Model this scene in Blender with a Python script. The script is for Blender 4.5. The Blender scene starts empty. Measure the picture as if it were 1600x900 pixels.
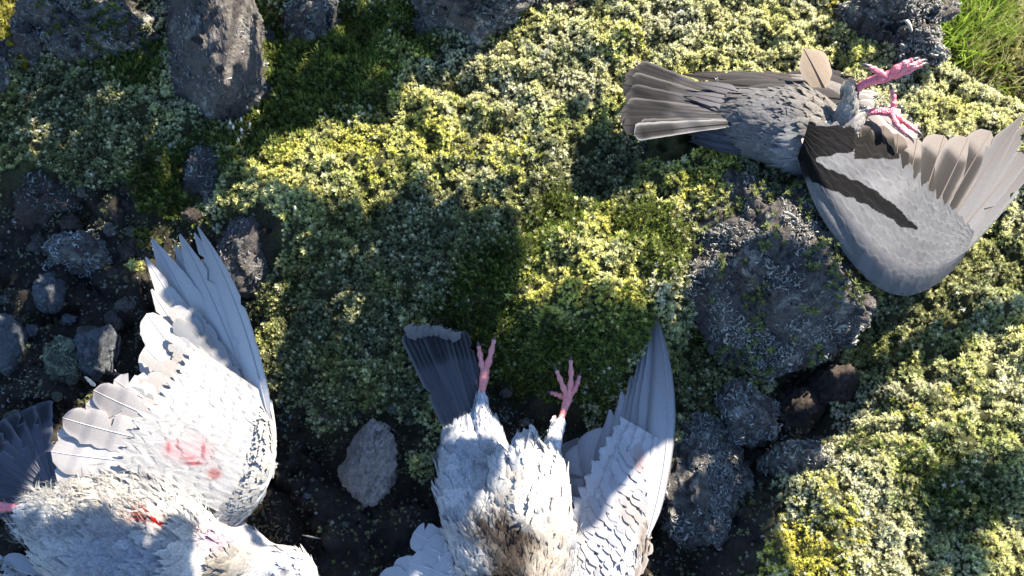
import bpy, math
import numpy as np
from mathutils import Vector, Matrix

# ------------------------------------------------------------------ camera, sky, sun, exposure
PITCH, DIST, HFOV = math.radians(66), 1.25, math.radians(46)
SUN_EL, SUN_AZ = math.radians(41), math.radians(48)        # azimuth measured from +Y (away) towards +X
scene = bpy.context.scene
col = scene.collection
CAM = np.array([0, -DIST*math.cos(PITCH), DIST*math.sin(PITCH)])
cam_d = bpy.data.cameras.new('camera'); cam = bpy.data.objects.new('camera', cam_d); col.objects.link(cam)
cam_d.sensor_width = 36; cam_d.lens = 18/math.tan(HFOV/2); cam_d.clip_start = .02; cam_d.clip_end = 400
cam.location = CAM; cam.rotation_euler = (math.pi/2-PITCH, 0, 0)
cam_d.dof.use_dof = True; cam_d.dof.focus_distance = 1.2; cam_d.dof.aperture_fstop = 13
scene.camera = cam
world = bpy.data.worlds.new('World'); scene.world = world; world.use_nodes = True
wn = world.node_tree.nodes; wl = world.node_tree.links
bg = wn['Background']; sky = wn.new('ShaderNodeTexSky'); sky.sky_type = 'NISHITA'; sky.sun_disc = False
sky.sun_elevation = SUN_EL; sky.sun_rotation = SUN_AZ; sky.air_density = 1.0; sky.dust_density = .2; sky.ozone_density = 3.6
wl.new(sky.outputs[0], bg.inputs[0]); bg.inputs[1].default_value = .09
sun_d = bpy.data.lights.new('sun', 'SUN'); sun = bpy.data.objects.new('sun', sun_d); col.objects.link(sun)
sun_d.energy = 5; sun_d.angle = math.radians(.53); sun_d.color = (1, .90, .74)
SUNV = np.array([math.sin(SUN_AZ)*math.cos(SUN_EL), math.cos(SUN_AZ)*math.cos(SUN_EL), math.sin(SUN_EL)])
sun.rotation_euler = Vector(SUNV).to_track_quat('Z', 'Y').to_euler(); sun.location = (2, 2, 2)
vs = scene.view_settings; vs.view_transform = 'Standard'; vs.look = 'None'; vs.gamma = 1; vs.exposure = 2.1
vs.use_curve_mapping = False
scene.cycles.max_bounces = 6; scene.cycles.use_denoising = True

# ------------------------------------------------------------------ helpers
rng = np.random.default_rng(7)
F_ = .5/math.tan(HFOV/2)
FWD = np.array([0, math.cos(PITCH), -math.sin(PITCH)]); UPV = np.array([0, math.sin(PITCH), math.cos(PITCH)]); RGT = np.array([1., 0, 0])
def P(px, py, h=0.):
    """point of the place at height h (metres) that the photograph shows at px, py (1600 x 900)"""
    px = np.asarray(px, float); py = np.asarray(py, float); h = np.asarray(h, float)
    d = FWD + RGT*((px-800)/1600/F_)[..., None] + UPV*((450-py)/1600/F_)[..., None]
    t = (h-CAM[2])/d[..., 2]
    return CAM + d*t[..., None]
def PX(p):
    q = np.asarray(p)-CAM; z = q@FWD
    return 800+(q@RGT)/z*F_*1600, 450-(q@UPV)/z*F_*1600
def nrm(v): return v/np.maximum(np.linalg.norm(v, axis=-1, keepdims=True), 1e-9)
def sstep(a, b, x):
    t = np.clip((x-a)/(b-a), 0, 1); return t*t*(3-2*t)
def _hash(ix, iy, iz, k):
    h = (ix*374761393+iy*668265263+iz*2147483647+k*974634111) & 0xffffffff
    h = ((h ^ (h >> 13))*1274126177) & 0xffffffff
    h = ((h ^ (h >> 16))*2246822519) & 0xffffffff
    return ((h ^ (h >> 15)) & 0xffff)/65535.*2-1
def noise3(p, k=0):
    p = np.asarray(p, float); i = np.floor(p).astype(np.int64); f = p-i; u = f*f*f*(f*(f*6-15)+10); r = 0
    for dx in (0, 1):
        for dy in (0, 1):
            for dz in (0, 1):
                X, Y, Z = i[..., 0]+dx, i[..., 1]+dy, i[..., 2]+dz
                g = _hash(X, Y, Z, k)*(f[..., 0]-dx)+_hash(X, Y, Z, k+11)*(f[..., 1]-dy)+_hash(X, Y, Z, k+23)*(f[..., 2]-dz)
                w = (u[..., 0] if dx else 1-u[..., 0])*(u[..., 1] if dy else 1-u[..., 1])*(u[..., 2] if dz else 1-u[..., 2])
                r = r+g*w
    return r
def fbm(p, o=4, k=0, gain=.5):
    a, s, r = 1., 1., 0
    for q in range(o):
        r = r+a*noise3(np.asarray(p)*s+q*17.3, k+q); a *= gain; s *= 2.03
    return r
def chips(p, k=0):
    """piecewise flat relief: every random cell is a small tilted facet (about -1..1)"""
    p = np.asarray(p, float); i = np.floor(p).astype(np.int64); best = np.full(len(p), 9.); val = np.zeros(len(p))
    for dx in (-1, 0, 1):
        for dy in (-1, 0, 1):
            for dz in (-1, 0, 1):
                X, Y, Z = i[:, 0]+dx, i[:, 1]+dy, i[:, 2]+dz
                c = np.stack([X+.5+.5*_hash(X, Y, Z, k), Y+.5+.5*_hash(X, Y, Z, k+1), Z+.5+.5*_hash(X, Y, Z, k+2)], -1)
                q = p-c; d = (q*q).sum(1); m = d < best; best = np.where(m, d, best)
                v = .6*_hash(X, Y, Z, k+3)+.9*(q[:, 0]*_hash(X, Y, Z, k+4)+q[:, 1]*_hash(X, Y, Z, k+5)+q[:, 2]*_hash(X, Y, Z, k+6))
                val = np.where(m, v, val)
    return val
def cushion(x, y, sc, k=0):
    """distance to the nearest random cushion centre, in cells"""
    px_, py_ = x*sc, y*sc; ix, iy = np.floor(px_).astype(np.int64), np.floor(py_).astype(np.int64); best = np.full(len(x), 9.)
    for dx in (-1, 0, 1):
        for dy in (-1, 0, 1):
            X, Y = ix+dx, iy+dy; cx, cy = X+.5+.42*_hash(X, Y, 0, k), Y+.5+.42*_hash(X, Y, 0, k+1)
            best = np.minimum(best, (px_-cx)**2+(py_-cy)**2)
    return np.sqrt(best)
def n2(x, y, s, o=3, k=0): return fbm(np.stack([x*s, y*s, np.full_like(x, k*3.7+.5)], -1), o, k)

def mesh_np(name, V, F, colr=None, uv=None, smooth=True):
    """V (n,3); F list of equal-size index arrays (m,k); colr (n,3) point colours; uv (n,2)"""
    me = bpy.data.meshes.new(name); V = np.asarray(V, np.float32)
    Fs = F if isinstance(F, list) else [F]
    Fs = [np.asarray(f, np.int32) for f in Fs if len(f)]
    me.vertices.add(len(V)); me.vertices.foreach_set('co', V.ravel())
    li = np.concatenate([f.ravel() for f in Fs]); tot = np.concatenate([np.full(len(f), f.shape[1], np.int32) for f in Fs])
    me.loops.add(len(li)); me.loops.foreach_set('vertex_index', li)
    me.polygons.add(len(tot)); st = np.zeros(len(tot), np.int32); st[1:] = np.cumsum(tot)[:-1]
    me.polygons.foreach_set('loop_start', st); me.polygons.foreach_set('loop_total', tot)
    if smooth: me.polygons.foreach_set('use_smooth', np.ones(len(tot), bool))
    me.update(calc_edges=True)
    if colr is not None:
        a = me.color_attributes.new('Col', 'FLOAT_COLOR', 'POINT')
        c = np.ones((len(V), 4), np.float32); c[:, :3] = colr; a.data.foreach_set('color', c.ravel())
    if uv is not None:
        u = me.uv_layers.new(name='UVMap'); u.data.foreach_set('uv', np.asarray(uv, np.float32)[li].ravel())
    me.validate(); return me
WLOC = {}
def put(name, V, F, mat, parent=None, colr=None, uv=None, smooth=True, kind=None):
    V = np.asarray(V, float); c = (V.min(0)+V.max(0))/2
    o = bpy.data.objects.new(name, mesh_np(name, V-c, F, colr, uv, smooth)); col.objects.link(o)
    o.data.materials.append(mat); WLOC[o.name] = c
    if parent is not None:
        o.parent = parent; o.location = c-WLOC[parent.name]
    else: o.location = c
    if kind: o['kind'] = kind
    return o
def empty(name, loc):
    o = bpy.data.objects.new(name, None); col.objects.link(o); o.location = loc; o.empty_display_size = .03
    WLOC[o.name] = np.array(loc, float); return o
def tag(o, label, cat, group=None, kind=None):
    o['label'] = label; o['category'] = cat
    if group: o['group'] = group
    if kind: o['kind'] = kind
    return o

# ------------------------------------------------------------------ materials
def mat_new(name):
    m = bpy.data.materials.new(name); m.use_nodes = True; nt = m.node_tree
    b = nt.nodes['Principled BSDF']; return m, nt, nt.nodes, nt.links, b
def nd(nt, t, **kw):
    n = nt.nodes.new(t)
    for k, v in kw.items():
        if k in n.inputs: n.inputs[k].default_value = v
        else: setattr(n, k, v)
    return n
def ramp(nt, fac, stops):
    r = nt.nodes.new('ShaderNodeValToRGB'); e = r.color_ramp.elements
    while len(e) < len(stops): e.new(.5)
    for x, (p, c) in zip(e, stops): x.position = p; x.color = (*c, 1) if len(c) == 3 else c
    nt.links.new(fac, r.inputs[0]); return r.outputs[0]
def mixc(nt, fac, a, b, mode='MIX'):
    m = nt.nodes.new('ShaderNodeMix'); m.data_type = 'RGBA'; m.blend_type = mode
    for s, v in ((m.inputs[0], fac), (m.inputs[6], a), (m.inputs[7], b)):
        if hasattr(v, 'links'): nt.links.new(v, s)
        else: s.default_value = v if isinstance(v, (int, float)) else (*v, 1)
    return m.outputs[2]
def attr(nt, n='Col'): a = nt.nodes.new('ShaderNodeAttribute'); a.attribute_name = n; return a.outputs[0]
def ntex(nt, scale, detail=4, rough=.6, coord='Object', dist=0):
    c = nt.nodes.new('ShaderNodeTexCoord'); n = nd(nt, 'ShaderNodeTexNoise'); n.inputs['Scale'].default_value = scale
    n.inputs['Detail'].default_value = detail; n.inputs['Roughness'].default_value = rough; n.inputs['Distortion'].default_value = dist
    nt.links.new(c.outputs[coord], n.inputs['Vector']); return n.outputs[0]
def bump(nt, b, h, s, d):
    n = nt.nodes.new('ShaderNodeBump'); n.inputs['Strength'].default_value = s; n.inputs['Distance'].default_value = d
    nt.links.new(h, n.inputs['Height']); nt.links.new(n.outputs[0], b.inputs['Normal']); return n
def add_translucent(nt, b, colr, f):
    t = nt.nodes.new('ShaderNodeBsdfTranslucent'); nt.links.new(colr, t.inputs[0])
    m = nt.nodes.new('ShaderNodeMixShader'); m.inputs[0].default_value = f
    nt.links.new(b.outputs[0], m.inputs[1]); nt.links.new(t.outputs[0], m.inputs[2])
    nt.links.new(m.outputs[0], nt.nodes['Material Output'].inputs[0])

# ground: dark volcanic soil, colour attribute carries the moss litter / soil mix
M_SOIL, nt, N, L, b = mat_new('soil')
c0 = attr(nt); sp = ntex(nt, 260, 5, .7); c1 = mixc(nt, 1., c0, ramp(nt, sp, [(.3, (.45, .45, .45)), (.62, (1.1, 1.05, 1)), (.75, (2.2, 2.1, 2.0))]), 'MULTIPLY')
L.new(c1, b.inputs['Base Color']); b.inputs['Roughness'].default_value = .95; b.inputs['Specular IOR Level'].default_value = .2
bump(nt, b, ntex(nt, 420, 6, .75), .9, .004)

def rock_mat(name, dark, mid, pale, amount, sc=55):
    m, nt, N, L, b = mat_new(name)
    big = ntex(nt, 14, 5, .6); fine = ntex(nt, 300, 4, .7); spk = ntex(nt, sc, 6, .72, dist=.6)
    base = mixc(nt, ramp(nt, big, [(.35, (0, 0, 0)), (.65, (1, 1, 1))]), dark, mid)
    base = mixc(nt, 1., base, ramp(nt, fine, [(.3, (.55, .55, .55)), (.7, (1.35, 1.3, 1.3))]), 'MULTIPLY')
    msk = mixc(nt, 1., ramp(nt, spk, [(amount-.04, (0, 0, 0)), (amount+.06, (1, 1, 1))]), ramp(nt, ntex(nt, 22, 4, .65), [(.42, (.12, .12, .12)), (.60, (1, 1, 1))]), 'MULTIPLY')
    L.new(mixc(nt, msk, base, pale), b.inputs['Base Color']); b.inputs['Roughness'].default_value = .9; b.inputs['Specular IOR Level'].default_value = .25
    add = nt.nodes.new('ShaderNodeMath'); add.operation = 'ADD'; L.new(ntex(nt, 180, 6, .75), add.inputs[0]); L.new(msk, add.inputs[1])
    bump(nt, b, add.outputs[0], 1., .006); return m
M_ROCK = {
 'basalt': rock_mat('dark_basalt', (.07, .063, .060), (.135, .122, .115), (.32, .315, .29), .54),
 'lichen': rock_mat('lichened_basalt', (.07, .064, .060), (.13, .118, .110), (.40, .395, .36), .50, 70),
 'pale': rock_mat('pale_grey_stone', (.20, .175, .165), (.33, .30, .285), (.46, .43, .40), .58, 60),
 'blue': rock_mat('blue_grey_stone', (.08, .092, .11), (.14, .155, .175), (.24, .27, .28), .56, 90),
 'green': rock_mat('green_lichen_stone', (.07, .085, .065), (.14, .165, .12), (.26, .30, .22), .48, 90),
 'brown': rock_mat('brown_stone', (.045, .036, .03), (.085, .07, .06), (.2, .2, .18), .66)}

def plant_mat(name, tr=.25, rough=.7, spec=.2):
    m, nt, N, L, b = mat_new(name); c = attr(nt)
    v = mixc(nt, 1., c, ramp(nt, ntex(nt, 500, 2), [(.3, (.7, .7, .7)), (.7, (1.25, 1.25, 1.2))]), 'MULTIPLY')
    L.new(v, b.inputs['Base Color']); b.inputs['Roughness'].default_value = rough; b.inputs['Specular IOR Level'].default_value = spec
    add_translucent(nt, b, v, tr); return m
M_MOSS = plant_mat('moss_shoot', .38); M_LICH = plant_mat('lichen_lobe', .1, .9); M_GRASS = plant_mat('grass_blade', .35, .5)
M_DRY = plant_mat('dry_stalk', .1, .8)

# feathers: UV x across the vane, y along the shaft; colour from the attribute, barbs as fine slanting relief
def feather_mat(name, barbs, tr):
    m, nt, N, L, b = mat_new(name); c = attr(nt)
    uv = nt.nodes.new('ShaderNodeUVMap'); uv.uv_map = 'UVMap'; s = nt.nodes.new('ShaderNodeSeparateXYZ'); L.new(uv.outputs[0], s.inputs[0])
    def mth(op, a, b2=None):
        n = nt.nodes.new('ShaderNodeMath'); n.operation = op
        for i, v in enumerate((a, b2)):
            if v is None: continue
            if hasattr(v, 'links'): L.new(v, n.inputs[i])
            else: n.inputs[i].default_value = v
        return n.outputs[0]
    off = mth('ABSOLUTE', mth('SUBTRACT', s.outputs[0], .5))
    ph = mth('SUBTRACT', mth('MULTIPLY', s.outputs[1], barbs), mth('MULTIPLY', off, barbs*.28))
    ph = mth('ADD', ph, mth('MULTIPLY', ntex(nt, 60, 3), 5.))
    wv = mth('SINE', mth('MULTIPLY', ph, 6.283))
    nz = ntex(nt, 700, 3)
    f = mth('ADD', mth('MULTIPLY', wv, .05), mth('ADD', .72, mth('MULTIPLY', nz, .5)))
    v = mixc(nt, 1., c, f, 'MULTIPLY'); L.new(v, b.inputs['Base Color'])
    b.inputs['Roughness'].default_value = .7; b.inputs['Specular IOR Level'].default_value = .08
    bump(nt, b, mth('ADD', wv, nz), .12, .0004)
    if tr: add_translucent(nt, b, v, tr)
    return m
M_FEATHER = feather_mat('flight_feather', 130, .15); M_COVERT = feather_mat('covert_vane', 60, .18)
M_PLUME = plant_mat('soft_plumage', .25, .9, .04); M_SKINB = plant_mat('down_underlayer', 0., .9)
M_FOOT, nt, N, L, b = mat_new('foot_scales')
fc = mixc(nt, ramp(nt, ntex(nt, 260, 4), [(.35, (0, 0, 0)), (.7, (1, 1, 1))]), attr(nt), (.62, .42, .42))
nt2 = nd(nt, 'ShaderNodeTexVoronoi'); nt2.inputs['Scale'].default_value = 520; tc = nd(nt, 'ShaderNodeTexCoord'); L.new(tc.outputs['Object'], nt2.inputs['Vector'])
L.new(mixc(nt, .35, attr(nt), fc), b.inputs['Base Color']); b.inputs['Roughness'].default_value = .42; b.inputs['Subsurface Weight'].default_value = .15; b.inputs['Subsurface Radius'].default_value = (.004, .0015, .001)
bump(nt, b, nt2.outputs[0], .7, .0012)
M_CLAW, nt, N, L, b = mat_new('claw_horn'); b.inputs['Base Color'].default_value = (.06, .05, .055, 1); b.inputs['Roughness'].default_value = .35

# ------------------------------------------------------------------ ground: one height sheet
# (px, py, height cm) read off the photograph
HC = np.array([(-150, 100, 2), (-150, 500, -2), (-150, 850, -3), (0, 60, 3), (100, 420, -2), (60, 560, -2.5), (150, 640, -2.5), (300, 480, -2), (450, 720, -3.2), (500, 850, -3.2), (620, 850, -3.2),
 (800, 640, -2.2), (1050, 870, -3), (70, 230, 1.8), (200, 170, 3), (230, 300, .5), (500, 280, 4.2), (600, 250, 4), (700, 260, 4), (640, 110, 4.3), (520, 110, 2), (420, 210, 1.2), (500, 40, 2.6), (850, 120, 5.8), (1000, 50, 7.2),
 (820, 240, 4.2), (920, 250, 1.8), (950, 400, 6.2), (920, 480, 5.2), (820, 400, 2.6), (600, 420, .8), (550, 550, -.6), (860, 560, 0), (700, 360, 1.6), (1080, 290, 6), (1200, 430, 4), (1150, 600, 0),
 (1250, 640, -5), (1180, 720, -2.5), (1450, 520, 1.2), (1380, 560, .5), (1510, 650, 6), (1400, 730, 5.5), (1300, 790, 4.6), (1250, 860, 4.2), (1590, 560, 6), (1590, 800, 2.2), (1450, 840, 1), (1540, 890, 4.5), (1350, 890, 4.5),
 (1300, 60, 8.5), (1150, 120, 7), (1460, 160, 7), (1540, 190, 6), (1330, 330, 6), (1560, 420, 2.5), (1750, 500, 5), (1750, 800, 4), (700, 1050, -3), (1300, 1050, 3), (200, 1050, -3), (300, -150, 5), (800, -150, 8), (1200, -150, 10), (900, 750, -3), (1080, 640, -1)], float)
HP = P(HC[:, 0], HC[:, 1], HC[:, 2]/100); HZ = HC[:, 2]/100
E1, E2, E3 = (P(x, y, h)[:2] for x, y, h in ((1402, -10, .08), (1472, 105, .07), (1640, 205, .05)))
T1, T2, T3 = (P(x, y, h)[:2] for x, y, h in ((-30, 70, .03), (60, 55, .03), (125, -40, .05)))
def sided(A, B, x, y):
    d = B-A; n = np.array([-d[1], d[0]])/np.linalg.norm(d); return (x-A[0])*n[0]+(y-A[1])*n[1]
LUMPY = [(300, 200)]
def base_h(x, y):
    sh = x.shape; x = x.ravel(); y = y.ravel(); out = np.zeros(len(x))
    for s in range(0, len(x), 40000):
        d2 = (x[s:s+40000, None]-HP[None, :, 0])**2+(y[s:s+40000, None]-HP[None, :, 1])**2
        w = np.exp(-d2/(2*.042**2))+1e-4/(d2+.02); out[s:s+40000] = (w@HZ)/w.sum(1)
    b1 = np.minimum(sided(E1, E2, x, y), sided(E2, E3, x, y))
    out -= sstep(-.015, .14, b1)*.30
    b2 = np.maximum(-9, np.minimum(sided(T1, T2, x, y)+0, 9)); b2 = np.maximum(sided(T1, T2, x, y), sided(T2, T3, x, y)) * (x < T3[0]+.05)
    out -= sstep(0, .12, b2)*.16
    far = np.maximum(np.maximum(y-.62, 0), np.maximum(np.abs(x)-.95, 0)); far = np.maximum(far, np.maximum(-y-.6, 0))
    out = out*(1-sstep(0, .5, far))-.38*sstep(0, .6, far)
    out += n2(x, y, .9, 3, 5)*.25*sstep(.4, 3, far)
    return out.reshape(sh)
# vegetation zones (px, py, radius px, kind) : h hoary, y yellow-green, g long green, l bright yellow, s bare soil
ZN = [(70, 200, 90, 'h'), (150, 240, 80, 'h'), (30, 260, 50, 'h'), (200, 190, 60, 'h'), (850, 100, 110, 'h'), (950, 50, 120, 'h'), (1100, 50, 110, 'h'), (800, 180, 80, 'h'), (880, 180, 60, 'h'), (640, 330, 80, 'h'), (760, 330, 70, 'h'),
 (600, 390, 80, 'h'), (540, 450, 80, 'h'), (460, 520, 60, 'h'), (500, 580, 60, 'h'), (680, 430, 60, 'h'), (900, 260, 80, 'h'), (1110, 560, 60, 'h'), (1060, 600, 50, 'h'), (1400, 680, 90, 'h'), (1510, 640, 100, 'h'), (1570, 560, 70, 'h'), (1590, 720, 70, 'h'),
 (1300, 780, 70, 'h'), (1360, 840, 60, 'h'), (1560, 860, 60, 'h'), (1460, 170, 60, 'h'), (1530, 190, 60, 'h'), (1430, 120, 40, 'h'), (1430, 540, 70, 'h'), (1500, 480, 80, 'h'), (1560, 420, 70, 'h'), (1250, 130, 60, 'h'), (1200, 60, 80, 'h'), (360, 280, 50, 'h'), (560, 620, 50, 'h'), (660, 600, 50, 'h'), (660, 700, 35, 'h'), (1060, 480, 40, 'h'), (1480, 780, 60, 'h'), (1170, 560, 40, 'h'), (440, 440, 40, 'h'), (980, 300, 60, 'h'), (700, 160, 50, 'h'), (150, 170, 40, 'h'),
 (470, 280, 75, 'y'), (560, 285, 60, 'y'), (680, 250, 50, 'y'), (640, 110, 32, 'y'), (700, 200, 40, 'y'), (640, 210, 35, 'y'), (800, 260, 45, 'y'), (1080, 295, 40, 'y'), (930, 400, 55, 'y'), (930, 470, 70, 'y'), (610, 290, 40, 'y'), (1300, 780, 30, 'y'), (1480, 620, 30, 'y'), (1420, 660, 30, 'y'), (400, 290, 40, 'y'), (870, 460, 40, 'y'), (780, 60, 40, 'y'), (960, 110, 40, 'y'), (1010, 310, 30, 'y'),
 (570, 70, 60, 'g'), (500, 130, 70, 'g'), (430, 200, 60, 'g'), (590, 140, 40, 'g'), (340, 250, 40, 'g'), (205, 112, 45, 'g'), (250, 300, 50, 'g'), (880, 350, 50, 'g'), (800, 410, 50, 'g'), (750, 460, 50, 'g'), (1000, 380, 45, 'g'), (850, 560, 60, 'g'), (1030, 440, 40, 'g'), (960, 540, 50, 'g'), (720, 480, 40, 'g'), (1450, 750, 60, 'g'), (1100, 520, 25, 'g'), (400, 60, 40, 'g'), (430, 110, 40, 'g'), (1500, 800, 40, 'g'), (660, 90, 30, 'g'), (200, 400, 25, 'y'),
 (1270, 850, 45, 'l'), (1230, 870, 30, 'l'), (1300, 45, 32, 'l'), (1320, 830, 20, 'l'), (655, 8, 14, 'l'), (70, 40, 22, 'l'), (1480, 610, 12, 'l'), (520, 888, 22, 'y'),
 (110, 420, 130, 's'), (60, 560, 120, 's'), (160, 640, 80, 's'), (30, 330, 60, 's'), (300, 480, 90, 's'), (450, 720, 110, 's'), (490, 830, 110, 's'), (600, 850, 80, 's'), (700, 780, 80, 's'), (820, 640, 60, 's'), (560, 690, 60, 's'), (1250, 640, 70, 's'), (1060, 860, 80, 's'), (1180, 720, 40, 's'), (900, 800, 80, 's'), (150, 350, 80, 's'), (640, 660, 25, 's'), (360, 380, 50, 's'), (1150, 830, 45, 's'), (620, 780, 60, 's'), (40, 760, 90, 's'), (240, 780, 100, 's')]
KINDS = 'hygls'
ZP = P(np.array([z[0] for z in ZN]), np.array([z[1] for z in ZN]), .02); ZR = np.array([z[2] for z in ZN])*.00066; ZK = np.array([KINDS.index(z[3]) for z in ZN])
def zones(x, y):
    W = np.zeros((5, len(x))); wx = x+n2(x, y, 22, 3, 31)*.022; wy = y+n2(x, y, 22, 3, 37)*.022
    for k in range(5):
        for (c, r) in zip(ZP[ZK == k], ZR[ZK == k]):
            W[k] += np.exp(-((wx-c[0])**2+(wy-c[1])**2)/(2*(r*.62)**2))
    W[0] += .06; W[3] *= 1.25; W[1] *= 1.15
    return W
def ground_h(x, y):
    x = np.asarray(x, float); y = np.asarray(y, float); sh = x.shape; xf, yf = x.ravel(), y.ravel()
    h = base_h(xf, yf); W = zones(xf, yf); t = W.sum(0)+.05; moss = 1-np.clip(W[4]/t, 0, 1)
    near = 1-sstep(.55, 1.1, np.maximum(np.abs(xf), np.abs(yf)))
    lump = 1-np.abs(n2(xf, yf, 26, 2, 3))*2.2
    h = h+near*(moss*(lump*.016+n2(xf, yf, 60, 2, 9)*.010+n2(xf, yf, 115, 2, 15)*.006)+n2(xf, yf, 14, 3, 2)*.014*(.4+.6*moss)+n2(xf, yf, 120, 3, 4)*.0035)
    q3 = np.stack([xf*34, yf*34, np.full_like(xf, 3.3)], -1); nm = (near > 0) & (moss < .9)
    if nm.any(): h[nm] += (1-moss[nm])*(chips(q3[nm]+.35*fbm(q3[nm]*1.5, 2, 4)[:, None], 2)*.014+chips(q3[nm]*.45, 8)*.016+chips(q3[nm]*3.1, 5)*.0025)
    return h.reshape(sh)
def span(a, b, c, d, st):
    inner = np.arange(b, c, st); g = np.array([.01, .02, .03, .05, .08, .12, .2, .35, .6, 1, 2, 4, 8, 15, 30, 60, 120])
    return np.concatenate([(b-g[g < b-a+1e-6])[::-1], inner, c+g[g < d-c+1e-6]])
gx = span(-150, -.74, .80, 150, .0042); gy = span(-120, -.42, .62, 200, .0042)
X, Y = np.meshgrid(gx, gy); Z = ground_h(X, Y)
nx, ny = len(gx), len(gy); idx = np.arange(nx*ny).reshape(ny, nx)
GF = np.stack([idx[:-1, :-1], idx[:-1, 1:], idx[1:, 1:], idx[1:, :-1]], -1).reshape(-1, 4)
W = zones(X.ravel(), Y.ravel()); soil = np.clip(W[4]/(W.sum(0)+.02), 0, 1)[:, None]
nv = n2(X.ravel(), Y.ravel(), 45, 3, 21)[:, None]
gc = (1-soil)*np.array([.06, .065, .028])*(1+.8*nv)+soil*np.array([.036, .030, .028])*(1+.7*nv)
farg = sstep(.05, .2, np.minimum(sided(E1, E2, X.ravel(), Y.ravel()), sided(E2, E3, X.ravel(), Y.ravel())))[:, None]
gc = gc*(1-farg)+farg*np.array([.11, .12, .05])*(1+.6*nv)
g = put('ground', np.stack([X.ravel(), Y.ravel(), Z.ravel()], -1), GF, M_SOIL, colr=np.clip(gc, .004, 1), kind='structure')
g['label'] = 'dark volcanic soil bank under the moss and stones'
def gnormal(x, y, e=.004):
    dx = (ground_h(x+e, y)-ground_h(x-e, y))/(2*e); dy = (ground_h(x, y+e)-ground_h(x, y-e))/(2*e)
    return nrm(np.stack([-dx, -dy, np.ones_like(dx)], -1))

# ------------------------------------------------------------------ rocks and stones
import bmesh
ICO = {}
def ico(n):
    if n not in ICO:
        bm = bmesh.new(); bmesh.ops.create_icosphere(bm, subdivisions=n, radius=1)
        V = np.array([v.co[:] for v in bm.verts]); F = np.array([[v.index for v in f.verts] for f in bm.faces]); bm.free(); ICO[n] = (V, F)
    return ICO[n]
def rock_shape(seed, n, planes=8, soft=30, rough=.10, fine=.045, cuts=(), nscale=2.2):
    r_ = np.random.default_rng(seed); V, F = ico(n)
    pn = nrm(r_.normal(size=(planes, 3))); po = r_.uniform(.72, 1.0, planes)
    if len(cuts):
        pn = np.vstack([pn, nrm(np.array([c[:3] for c in cuts], float))]); po = np.concatenate([po, [c[3] for c in cuts]])
    d = np.maximum(V@pn.T, 1e-3)/po
    rad = np.minimum(1/((d**soft).sum(1)**(1/soft)), 1.12)
    Q = V*rad[:, None]
    Q = Q*(1+rough*fbm(Q*nscale+seed, 4, seed % 97)+fine*(1-2*np.abs(noise3(Q*9+seed, 5)))+fine*.9*fbm(Q*18+seed, 3, 7)+rough*1.25*chips(Q*1.9+seed+.25*fbm(Q*6, 2, 4)[:, None], seed % 50)+fine*1.1*chips(Q*7+seed, 9)+rough*.55*(.5-np.abs(noise3(Q*4.3+seed*.7, 9))*2.))[:, None]
    return Q, F
def face_points(V, F, k, r_, zmin=-.1):
    a, b_, c = V[F[:, 0]], V[F[:, 1]], V[F[:, 2]]; n = np.cross(b_-a, c-a); ar = np.linalg.norm(n, axis=1)*np.where(n[:, 2]/np.maximum(np.linalg.norm(n, axis=1), 1e-12) > zmin, 1, 0)
    f = r_.choice(len(F), k, p=ar/ar.sum()); u = r_.random((k, 2)); s = np.sqrt(u[:, :1]); w = np.concatenate([1-s, s*(1-u[:, 1:]), s*u[:, 1:]], 1)
    return a[f]*w[:, :1]+b_[f]*w[:, 1:2]+c[f]*w[:, 2:], nrm(n[f])
def frames(axis, r_, spin=None):
    t = np.where(np.abs(axis[:, 2:3]) < .9, np.array([[0, 0, 1.]]), np.array([[1., 0, 0]])); x = nrm(np.cross(t, axis)); y = np.cross(axis, x)
    a = r_.uniform(0, 6.283, len(axis)) if spin is None else spin
    c, s = np.cos(a)[:, None], np.sin(a)[:, None]
    return x*c+y*s, -x*s+y*c
def scatter(proto, pos, axis, scale, r_, tint, tip):
    """proto list of (V, F, T) with T 0..1 root to tip; returns joined V, F, colour"""
    Vs, Fs, Cs = [], [], []; off = 0; which = r_.integers(0, len(proto), len(pos)); ex, ey = frames(axis, r_)
    for k, (pv, pf, pt) in enumerate(proto):
        m = which == k; c = m.sum()
        if not c: continue
        q = pv[None]*scale[m][:, None, None]
        w = pos[m][:, None]+ex[m][:, None]*q[..., :1]+ey[m][:, None]*q[..., 1:2]+axis[m][:, None]*q[..., 2:3]
        Vs.append(w.reshape(-1, 3)); Fs.append((pf[None]+(np.arange(c)*len(pv))[:, None, None]+off).reshape(-1, pf.shape[1]))
        t_ = pt[None, :, None]; Cs.append((tint[m][:, None]*(1-t_)+tip[m][:, None]*t_).reshape(-1, 3)); off += c*len(pv)
    return np.concatenate(Vs), np.concatenate(Fs), np.concatenate(Cs)
# lichen lobe prototypes: small curling three-sided ribbons
def lobe(r_):
    n = 5; t = np.linspace(0, 1, n); a0 = r_.uniform(.6, 2.6); ang = a0*t
    p = np.stack([np.cumsum(np.cos(ang))*.24, np.cumsum(np.sin(ang))*.24, .15+.35*np.sin(t*3.1)+r_.uniform(-.1, .25)*t], -1)-[.4, .3, 0]
    V = []
    for i in range(n):
        w = .17*(1-.55*abs(t[i]-.55)); d = np.array([-math.sin(ang[i]), math.cos(ang[i]), 0]); V += [p[i]+d*w, p[i]+[0, 0, w*.9], p[i]-d*w]
    F = [(i*3+j, i*3+(j+1) % 3, i*3+3+(j+1) % 3, i*3+3+j) for i in range(n-1) for j in range(3)]
    return np.array(V), np.array(F), np.repeat(.35+.65*t, 3)
LOBES = [lobe(np.random.default_rng(100+i)) for i in range(7)]
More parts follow.
